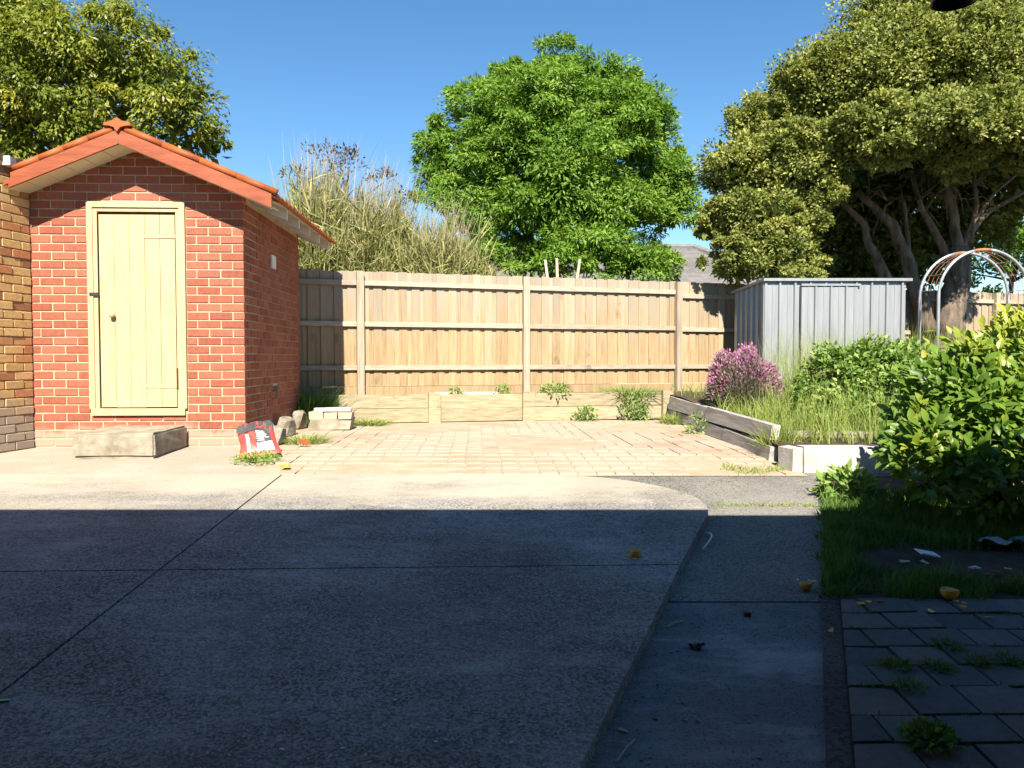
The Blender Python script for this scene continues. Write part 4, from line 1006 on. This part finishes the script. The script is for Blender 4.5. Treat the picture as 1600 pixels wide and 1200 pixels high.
tag(blades('seeding_grass', P_, rng.normal(size=(n, 3)) * np.array([.16, .12, 0]), rng.uniform(.5, 1.15, n), .007, M['l_dry'], None, tints(.65, n, .2), kind='stuff'), 'wispy seeding grass before the metal shed', 'grass')
n = 1500; P_ = bedpts(n, 2.5, 6.0, 9.2, 12.6)
tag(blades('bed_grass', P_, rng.normal(size=(n, 3)) * np.array([.1, .1, 0]), rng.uniform(.1, .3, n), .008, M['l_dry'], None, tints(.4, n, .2), kind='stuff'), 'short grass at the back of the raised bed', 'grass')

# big leafy bush: 300 leaves as parts, the rest one mesh
bc = Vector((3.35, 5.25, gz(5.25)))
bush = thing('leafy_bush', bc, 'large glossy leaved bush at the end of the path', 'bush')
E = px_ell([(1500, 640, 95, 90, 5.3, .55), (1565, 610, 90, 100, 5.4, .6), (1450, 690, 62, 55, 5.1, .45), (1540, 720, 110, 70, 5.0, .5), (1465, 605, 42, 42, 5.4, .35), (1640, 620, 90, 120, 5.5, .6), (1590, 540, 40, 45, 5.5, .35), (1445, 722, 55, 45, 5.0, .35), (1640, 730, 110, 70, 5.1, .5)])
P_, O_, Cl_ = clumpy(E, 330, 8500, .32, .85, .45, .45)
keep = P_[:, 2] > np.array([gz(y) for y in P_[:, 1]]) + .06; P_, O_, Cl_ = P_[keep], O_[keep], Cl_[keep]; n = len(P_)
D_ = unit(O_ + sph(n) * .75 + np.array([0, 0, .05])); N_ = unit(O_ * .6 + sph(n) * .45 + np.array([0, -.6, .7]))
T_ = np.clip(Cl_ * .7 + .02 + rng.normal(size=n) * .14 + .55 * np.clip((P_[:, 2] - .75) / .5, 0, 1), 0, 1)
def bigleaf(P, D, N, L, Wd):
    """8-vertex pointed oval leaf folded on the midrib -> verts (n,9,3)"""
    D = unit(D); s = unit(np.cross(D, N)); up = np.cross(s, D); L = L[:, None]; Wd = Wd[:, None]
    pts = [P, P + D*L*.25, P + D*L*.6 - up*L*.04, P + D*L - up*L*.14]
    V = [pts[0], pts[1], pts[2], pts[3]]
    for sg in (1, -1): V += [P + D*L*.22 + s*Wd*.38*sg + up*Wd*.12, P + D*L*.5 + s*Wd*.5*sg + up*Wd*.12, P + D*L*.78 + s*Wd*.33*sg + up*Wd*.02 - up*L*.06]
    return np.stack(V, 1)
LF = [(0, 4, 1, 1), (1, 4, 5, 2), (2, 5, 6, 3), (0, 1, 7, 7), (1, 2, 8, 7), (2, 3, 9, 8)]
LFQ = [(0, 1, 4), (1, 5, 4), (1, 2, 5), (2, 6, 5), (2, 3, 6), (0, 7, 1), (1, 7, 8), (1, 8, 2), (2, 8, 9), (2, 9, 3)]
Ls = rng.uniform(.045, .11, n); Ws = Ls * rng.uniform(.38, .5, n)
score = -P_[:, 1] + 1.2 * P_[:, 2] - .3 * np.abs(P_[:, 0] - 3.0) + rng.normal(size=n) * .12
order = np.argsort(-score); part = order[:300]; rest = order[300:]
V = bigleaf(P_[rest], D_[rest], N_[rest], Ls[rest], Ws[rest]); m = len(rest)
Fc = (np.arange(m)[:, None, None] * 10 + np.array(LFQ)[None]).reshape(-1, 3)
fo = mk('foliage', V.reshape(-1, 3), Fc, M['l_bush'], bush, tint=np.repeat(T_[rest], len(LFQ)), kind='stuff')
lms = []
for i in range(6):
    lm = bpy.data.meshes.new('leaf'); vv = bigleaf(np.zeros((1, 3)), np.array([[0, 1., 0]]), np.array([[0, 0, 1.]]), np.array([1.]), np.array([.36 + .03 * i]))[0]
    lm.from_pydata([tuple(x) for x in vv], [], LFQ); a = lm.attributes.new('tint', 'FLOAT', 'FACE'); a.data.foreach_set('value', np.full(len(LFQ), .35 + .12 * i, dtype=np.float32)); lm.materials.append(M['l_bush']); lms.append(lm)
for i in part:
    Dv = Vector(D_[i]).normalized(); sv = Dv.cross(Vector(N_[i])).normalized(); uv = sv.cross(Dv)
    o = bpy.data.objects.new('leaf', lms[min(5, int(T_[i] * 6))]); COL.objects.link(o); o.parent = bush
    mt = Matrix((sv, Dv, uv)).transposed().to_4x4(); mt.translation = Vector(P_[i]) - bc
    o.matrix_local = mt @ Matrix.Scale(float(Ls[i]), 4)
mb = MB()
for i in range(26):
    e = E[i % len(E)]; q = Vector(e[:3]) + Vector((random.uniform(-.35, .35), random.uniform(-.3, .3), random.uniform(-.2, .3)))
    b0 = bc + Vector((random.uniform(-.25, .35), random.uniform(-.15, .15), -.05)); mb.tube([b0, (b0 + q) / 2 + Vector((0, 0, .1)), q], [.02, .013, .005], 6)
mb.build('stems', M['brownbark'], bush)

# grass on the dark soil at the right, kept off the bare patch
def grasspts(n, x0, x1, y0, y1, fn_):
    X = rng.uniform(x0, x1, n); Yv = rng.uniform(y0, y1, n); k = np.array([fn_(x, y) for x, y in zip(X, Yv)]); X, Yv = X[k], Yv[k]
    return np.stack([X, Yv, np.array([gz(y) for y in Yv]) - .025], 1)
b1, b2 = gp(1440, 875), gp(1570, 880)
def ing(x, y):
    if x < kerb_l(y) + .02 + .05 * math.sin(y * 9) * math.sin(y * 23): return False
    if y < YG + .05 + .09 * math.sin(x * 6) * math.sin(x * 13 + 1): return False
    for b, rx, ry in ((b1, .42, .26), (b2, .55, .30)):
        if ((x - b.x) / rx) ** 2 + ((y - b.y) / ry) ** 2 < random.uniform(.65, 1.25): return False
    return math.sin(x * 7 + 1) * math.sin(y * 6) > -.55 or random.random() < .4
P_ = grasspts(52000, 1.2, 4.6, YG - .02, 5.6, ing); n = len(P_)
tag(blades('lawn_grass', P_, rng.normal(size=(n, 3)) * np.array([.035, .035, 0]), rng.uniform(.04, .13, n) * (.7 + .5 * np.sin(P_[:, 0] * 5 + 2 * np.sin(P_[:, 1] * 4)) ** 2), .007, M['l_grass'], None, tints(.4, n, .2), kind='stuff'), 'rough green grass on the soil beside the path', 'grass')
leafy = gp(1330, 762)
weed('broadleaf_weed', 'broad leaved weed beside the path in front of the leafy bush', gp(1325, 770), .22, .17, 260, M['l_weed'], L=.09, Wd=.045)
# weeds
rt = lambda x, n=-.15: (lambda s: Vector((*rp(s, n, 0).xy, .345)))(s_at(x))
weed('weed_tuft', 'smallest green weed above the retaining wall by the white board', rt(716), .12, .13, 90, M['l_weed'])
weed('weed_tuft', 'upright weed at the right end of the white board', rt(788), .13, .19, 120, M['l_weed'])
weed('weed_tuft', 'wide leafy weed above the wall right of the middle fence post', rt(872), .26, .19, 300, M['l_weed'])
weed('weed_tuft', 'spreading grassy weed above the right end of the retaining wall', rt(990), .48, .22, 500, M['l_weed'], 'grass', Wd=.012)
weed('climbing_weed', 'leafy weed climbing the face of the retaining wall', rp(s_at(985), .2, 0), .26, .42, 420, M['l_weed'], ty=.05)
weed('low_weed', 'low weed at the foot of the retaining wall', rp(s_at(908), .2, 0), .2, .22, 200, M['l_weed'])
weed('low_weed', 'yellow green weeds at the foot of the wall beside the brick stump', rp(s_at(575), .22, 0), .3, .13, 420, M['l_dry'], 'grass', Wd=.012)
weed('shade_grass', 'thick grass clump in the shade behind the outhouse', (-2.78, 10.4, 0), .36, .55, 1100, M['l_grass'], 'grass', Wd=.016, cat='grass')
weed('edge_weed', 'leafy weed against the outhouse corner beside the bag', gp(362, 690), .12, .17, 140, M['l_weed'], L=.06, Wd=.04)
weed('edge_grass', 'bright low weeds in front of the red and black bag', gp(400, 720), .24, .07, 420, M['l_weed'], L=.035, Wd=.02, ty=.15)
weed('edge_grass', 'grass growing between the kerb stones and the paving', gp(478, 690), .28, .14, 360, M['l_dry'], 'grass', Wd=.009)
weed('corner_grass', 'bright grass tuft at the near end of the grey sleepers', gp(1218, 712), .17, .36, 420, M['l_dry'], 'grass', Wd=.011)
weed('corner_weed', 'weed growing out between the grey sleepers', Vector((2.24, 9.3, 0)), .12, .26, 90, M['l_weed'])
weed('corner_weed', 'dry grass where the retaining wall meets the grey sleepers', Vector((2.3, 10.75, 0)), .25, .2, 300, M['l_dry'], 'grass', Wd=.011)
n = 900; P_ = np.concatenate([np.array([gp(1130 + 170 * t + random.gauss(0, 3), 727 + 8 * math.sin(t * 5) + random.gauss(0, 2.5)) for t in rng.random(500)]), np.array([gp(1112 + 165 * t, 790 + random.gauss(0, 1.2), -.05) for t in rng.random(400)])])
tag(blades('crack_moss', P_ - np.array([0, 0, .01]), rng.normal(size=(n, 3)) * np.array([.02, .02, 0]), rng.uniform(.012, .05, n), .008, M['l_dry'], None, tints(.55, n, .15), kind='stuff'), 'yellow green moss and grass along the path edges', 'moss')
for i, (x, y, lab) in enumerate(((1480, 1007, 'longest grass tuft in the paver joints'), (1465, 1040, 'round bright grass tuft in the paver joints'), (1400, 1038, 'small tuft in the paver joint close to the kerb'), (1530, 1032, 'leaning grass tuft in a paver joint'), (1420, 1072, 'thin weeds along a paver joint'), (1575, 1030, 'dry tipped tuft at the outer pavers'), (1452, 1160, 'creeping weed trailing down a paver joint'))):
    weed('joint_weed', lab, gp(x, y, .005), .06 if i != 6 else .08, .05, 200 if i != 6 else 240, M['l_grass'], 'grass' if i != 6 else 'leafy', L=.035, Wd=.007 if i != 6 else .02)

# ================================================================== SMALL THINGS
# kerb stones and rubble by the outhouse
def rock(p, s, seed):
    bm = bmesh.new(); bmesh.ops.create_icosphere(bm, subdivisions=2, radius=1)
    rr = random.Random(seed)
    for v_ in bm.verts:
        k = 1 + rr.uniform(-.14, .14); c_ = v_.co
        v_.co = Vector((max(-.8, min(.8, c_.x)) * s[0] * k, max(-.8, min(.8, c_.y)) * s[1] * k, max(-.7, min(.7, c_.z)) * s[2] * k + s[2] * .55))
    me = bpy.data.meshes.new('stone'); bm.to_mesh(me); bm.free(); me.materials.append(M['stone'])
    o = bpy.data.objects.new('kerb_stone', me); COL.objects.link(o); o.location = p; o.rotation_euler = (0, 0, -SH + 1.5); return o
for i, (x, y, s_, lab) in enumerate(((432, 692, (.2, .1, .14), 'rough kerb stone behind the discarded bag'), (447, 679, (.24, .1, .16), 'pale rough kerb stone in the middle of the outhouse side'), (466, 668, (.24, .1, .17), 'kerb stone nearest the brick stump beside the outhouse'))):
    tag(rock(gp(x, y), s_, i), lab, 'stone', 'kerb stones along the outhouse')
bs = gp(515, 671); st_ = thing('brick_stump', (bs.x, bs.y + .1, 0), 'crumbling brick stump with a white slab on top', 'masonry')
MB().box((bs.x, bs.y + .12, .06), (.52, .26, .13), .05, jit=.02).build('mortar_base', M['stone'], st_)
for i in range(3): MB().box((bs.x - .18 + i * .185, bs.y + .11, .175), (.17, .24, .085), .05, jit=.007).build('brick', M['pavebrick'], st_)
MB().box((bs.x + .02, bs.y + .12, .245), (.46, .2, .05), .03, jit=.01).build('cap_slab', M['render'], st_)
# bag
bgp = gp(408, 715); bag = thing('plastic_bag', bgp, 'crumpled red and black plastic sack leaning at the outhouse corner', 'bag')
ax = Vector((-0.30, .52, .56)).normalized(); sx = Vector((.93, .35, .1)); sx = (sx - ax * sx.dot(ax)).normalized(); nx_ = sx.cross(ax); nx_ = nx_ if nx_.y < 0 else -nx_
def bagp(a, b, front):     # a across -1..1, b along 0..1
    w = .19 * (1 - .14 * math.sin(b * 3.1)) * (1 - .25 * max(0, b - .85) / .15); th = .055 * math.sqrt(max(0, 1 - abs(a) ** 2.5)) * math.sqrt(max(0, math.sin(math.pi * min(.985, max(.015, b)))))
    wr = .012 * math.sin(a * 7 + b * 13) + .008 * math.sin(a * 17 - b * 9)
    return bgp + Vector((0, .0, .012)) + sx * a * w + ax * b * .42 + nx_ * ((th + wr * .6) if front else -th)
N1, N2 = 13, 17
def bagpatch(name, a0, a1, b0, b1, mat, front=True, lift=0, na=7, nb_=9, par=None):
    v = []; f = []
    for i in range(nb_):
        for j in range(na): v.append(tuple(bagp(a0 + (a1 - a0) * j / (na - 1), b0 + (b1 - b0) * i / (nb_ - 1), front) + nx_ * lift))
    for i in range(nb_ - 1):
        for j in range(na - 1): f.append((i*na+j, i*na+j+1, (i+1)*na+j+1, (i+1)*na+j))
    return mk(name, v, f, mat, par or bag, True)
fr_ = bagpatch('front_film', -1, 1, 0, 1, M['red'], True, 0, N1, N2); bagpatch('back_film', -1, 1, 0, 1, M['whiteplastic'], False, 0, N1, N2)
bagpatch('dark_top', -.97, .97, .66, .985, M['charcoal'], True, .007, par=fr_); pn = bagpatch('text_panel', -.12, .72, .30, .66, M['charcoal'], True, .008, par=fr_)
bagpatch('white_label', -.1, .72, .08, .29, M['whiteplastic'], True, .008, par=fr_); bagpatch('white_stripe', -.62, -.45, .1, .6, M['whiteplastic'], True, .007, par=fr_)
for i in range(6): bagpatch('print_line', -.05, .3 + .33 * random.random(), .34 + i * .05, .362 + i * .05, M['whiteplastic'], True, .011, 6, 2, par=fr_)
bagpatch('red_print', .0, .5, .72, .77, M['red'], True, .011, 6, 2, par=fr_)

def bits(name, label, cat, p, mat, pts=None, sz=(.03, .02, .01), rz=0, tilt=0, jit=.003, group=None):
    o = MB().box(Vector(p) + Vector((0, 0, sz[2] / 2 + abs(tilt) * sz[0] / 2)), sz, rz, ry=tilt, jit=jit).build(name, mat); return tag(o, label, cat, group)
def peel(p, r, label, seed):
    rr = random.Random(seed); t = thing('orange_half', p, label, 'orange'); v = []; f = []; n1, n2 = 14, 6
    for i in range(n2 + 1):
        th = (i / n2) * math.pi * .56
        for j in range(n1):
            ph = 2 * math.pi * j / n1; k = 1 + .12 * math.sin(3 * ph + seed) + (rr.uniform(-.13, .13) if i == n2 else 0)
            v.append((p[0] + r * math.sin(th) * math.cos(ph) * k, p[1] + r * math.sin(th) * math.sin(ph) * k, p[2] + r * (1 - math.cos(th)) * .95))
    for i in range(n2):
        for j in range(n1): f.append((i*n1+j, i*n1+(j+1) % n1, (i+1)*n1+(j+1) % n1, (i+1)*n1+j))
    mk('rind', v, f, M['orange'], t, True)
    vi = [(p[0] + (x - p[0]) * .9, p[1] + (y - p[1]) * .9, p[2] + (z - p[2]) * .92 + .006) for x, y, z in v]
    mk('flesh', vi, f, M['pith'], t, True)
    for i in range(3):
        MB().box((p[0] + rr.uniform(-1.6, 1.6) * r, p[1] - rr.uniform(.6, 1.6) * r, gz(p[1]) + .004), (.02, .012, .006), rr.uniform(0, 3), jit=.003).build('crumb', M['pith'], t)
    return t
peel(tuple(gp(992, 871)), .036, 'chewed orange half on the concrete slab', 1)
peel(tuple(gp(1258, 922, -.055)), .032, 'orange half on the dark path by the kerb', 2)
peel(tuple(gp(1482, 936, .005)), .042, 'torn orange half where grass meets pavers', 3)
for i, (x, y, lab) in enumerate(((1345, 944, 'larger orange peel scrap on the pavers close to the kerb'), (1357, 941, 'peel scrap beside the small reddish shard'), (1455, 955, 'pale peel scrap on the pavers below the torn orange half'), (1505, 949, 'forked orange peel scrap beside the torn orange half'), (1545, 965, 'tiny peel crumb out on the open pavers'), (1298, 986, 'orange peel flake lying on the kerb'))):
    bits('peel_scrap', lab, 'peel', gp(x, y, .004), M['orange'] if i in (0, 1, 3, 5) else M['pith'], sz=(.03, .016, .006), rz=i * .8, jit=.005, group='orange peel scraps on the pavers')
bits('orange_scrap', 'bright yellow fruit scrap on the apron below the bag', 'peel', gp(446, 732), M['orange'], sz=(.06, .05, .03), jit=.012)
bits('red_scrap', 'broken terracotta piece on the paving edge', 'shard', gp(476, 696), M['tile'], sz=(.09, .04, .04), rz=.5, tilt=.3, jit=.01)
bits('terracotta_scrap', 'small reddish scrap on the pavers beside the grass', 'shard', gp(1374, 941, .004), M['tile'], sz=(.025, .02, .01))
bits('paper_sheet', 'white sheet of paper lying on the bare soil', 'paper', gp(1449, 866, .02), M['paper'], sz=(.10, .11, .003), rz=-.15, tilt=.12, jit=.004)
bits('paper_scrap', 'small white wrapper near the bare soil edge', 'paper', gp(1523, 887, .01), M['paper'], sz=(.05, .03, .008), rz=.3, jit=.006)
for i, (x, y, lab) in enumerate(((1560, 895, 'largest of the dry leaves beside the small white wrapper'), (1575, 890, 'dry leaf under the edge of the plastic film'), (1545, 898, 'dry brown leaf touching the small white wrapper'), (1415, 878, 'dry leaf on the soil before the white paper sheet'), (1590, 905, 'dry leaf on the soil farthest along from the white paper'), (1445, 880, 'reddish dry leaf just below the white paper sheet'))):
    bits('dry_leaf', lab, 'leaf', gp(x, y, .0), M['straw'] if i % 2 else M['rust'], sz=(.045, .03, .004), rz=i, tilt=.1, jit=.006, group='dry leaves on the soil')
# plastic film
v = []; f = []; c = gp(1568, 852, .01)
for i in range(5):
    for j in range(12): v.append((c.x - .16 + j * .035, c.y - .04 + i * .025 + .02 * math.sin(j), c.z + .02 + .018 * math.sin(j * 1.3 + i) + .01 * math.cos(i * 2.)))
for i in range(4):
    for j in range(11): f.append((i*12+j, i*12+j+1, (i+1)*12+j+1, (i+1)*12+j))
tag(mk('plastic_film', v, f, M['clearplastic'], smooth=True), 'crumpled grey plastic film in the grass', 'plastic')
bits('wood_chip', 'small dark brown block on the path', 'wood', gp(1167, 962, -.06), M['brown'], sz=(.03, .025, .02))
t = gp(1088, 1014, -.06); mb = MB()
for i in range(7): mb.box((t.x + random.uniform(-.025, .025), t.y + random.uniform(-.015, .015), t.z + .008 + i * .002), (.035, .02, .008), random.uniform(0, 3), random.uniform(-.5, .5), random.uniform(-.5, .5), .004)
tag(mb.build('crumpled_leaf', M['charcoal']), 'crumpled black dead leaf on the concrete path', 'leaf')
a0, a1_, a2_ = gp(1098, 860, -.05), gp(1106, 846, -.05), gp(1101, 834, -.05)
tag(MB().tube([a0.lerp(a2_, t) + Vector((.05 * math.sin(t * math.pi), 0, .008 + .03 * math.sin(t * math.pi))) for t in np.linspace(0, 1, 9)], .005, 6).build('plastic_strip', M['whiteplastic']), 'curled white plastic strip on the asphalt beside the slab', 'plastic')
for i, ((x0, y0), (x1, y1), lab) in enumerate((((963, 1190), (992, 1155), 'long dry twig at the foot of the slab edge'), ((1042, 979), (1068, 970), 'pale twig lying on the path by the slab'), ((955, 1160), (972, 1162), 'short straw beside the slab edge'))):
    p0, p1 = gp(x0, y0, -.052), gp(x1, y1, -.052); tag(MB().tube([p0, (p0 + p1) / 2 + Vector((0, 0, .006)), p1], .0035, 5).build('twig', M['straw']), lab, 'twig')
bits('straw_chip', 'pale wood chip at the foot of the slab edge', 'wood', gp(974, 1143, -.06), M['straw'], sz=(.035, .012, .006), rz=-.6)
bits('green_tag', 'green plastic scrap on the slab beside the joint', 'plastic', gp(3, 1097), M['green'], sz=(.05, .02, .01), rz=.3)
for i, (x, y) in enumerate(((617, 1095), (798, 1161), (681, 1160), (536, 1171), (440, 1172), (697, 1158))):
    bits('white_speck', 'small white pebble on the concrete slab', 'pebble', gp(x, y), M['whiteplastic'], sz=(.010, .008, .005), jit=.002, group='white pebbles on the slab')

# grit scattered over slab and path: too small to count
mbg = MB()
for i in range(260):
    if i < 120: p = gp(random.uniform(900, 1285), random.uniform(810, 1195), -.058); ok = slab_r(p.y) + .03 < p.x < kerb_l(p.y) - .01
    else: p = gp(random.uniform(0, 1000), random.uniform(800, 1195), 0.0); ok = p.x < slab_r(p.y) - .05
    if ok:
        z_ = random.uniform(.003, .008); mbg.box(p + Vector((0, 0, .002)), (z_ * random.uniform(1, 2.2), z_, z_ * .6), random.uniform(0, 3), jit=.001)
tag(mbg.build('grit', M['stone'], kind='stuff'), 'fine pale grit scattered over slab and path', 'grit')
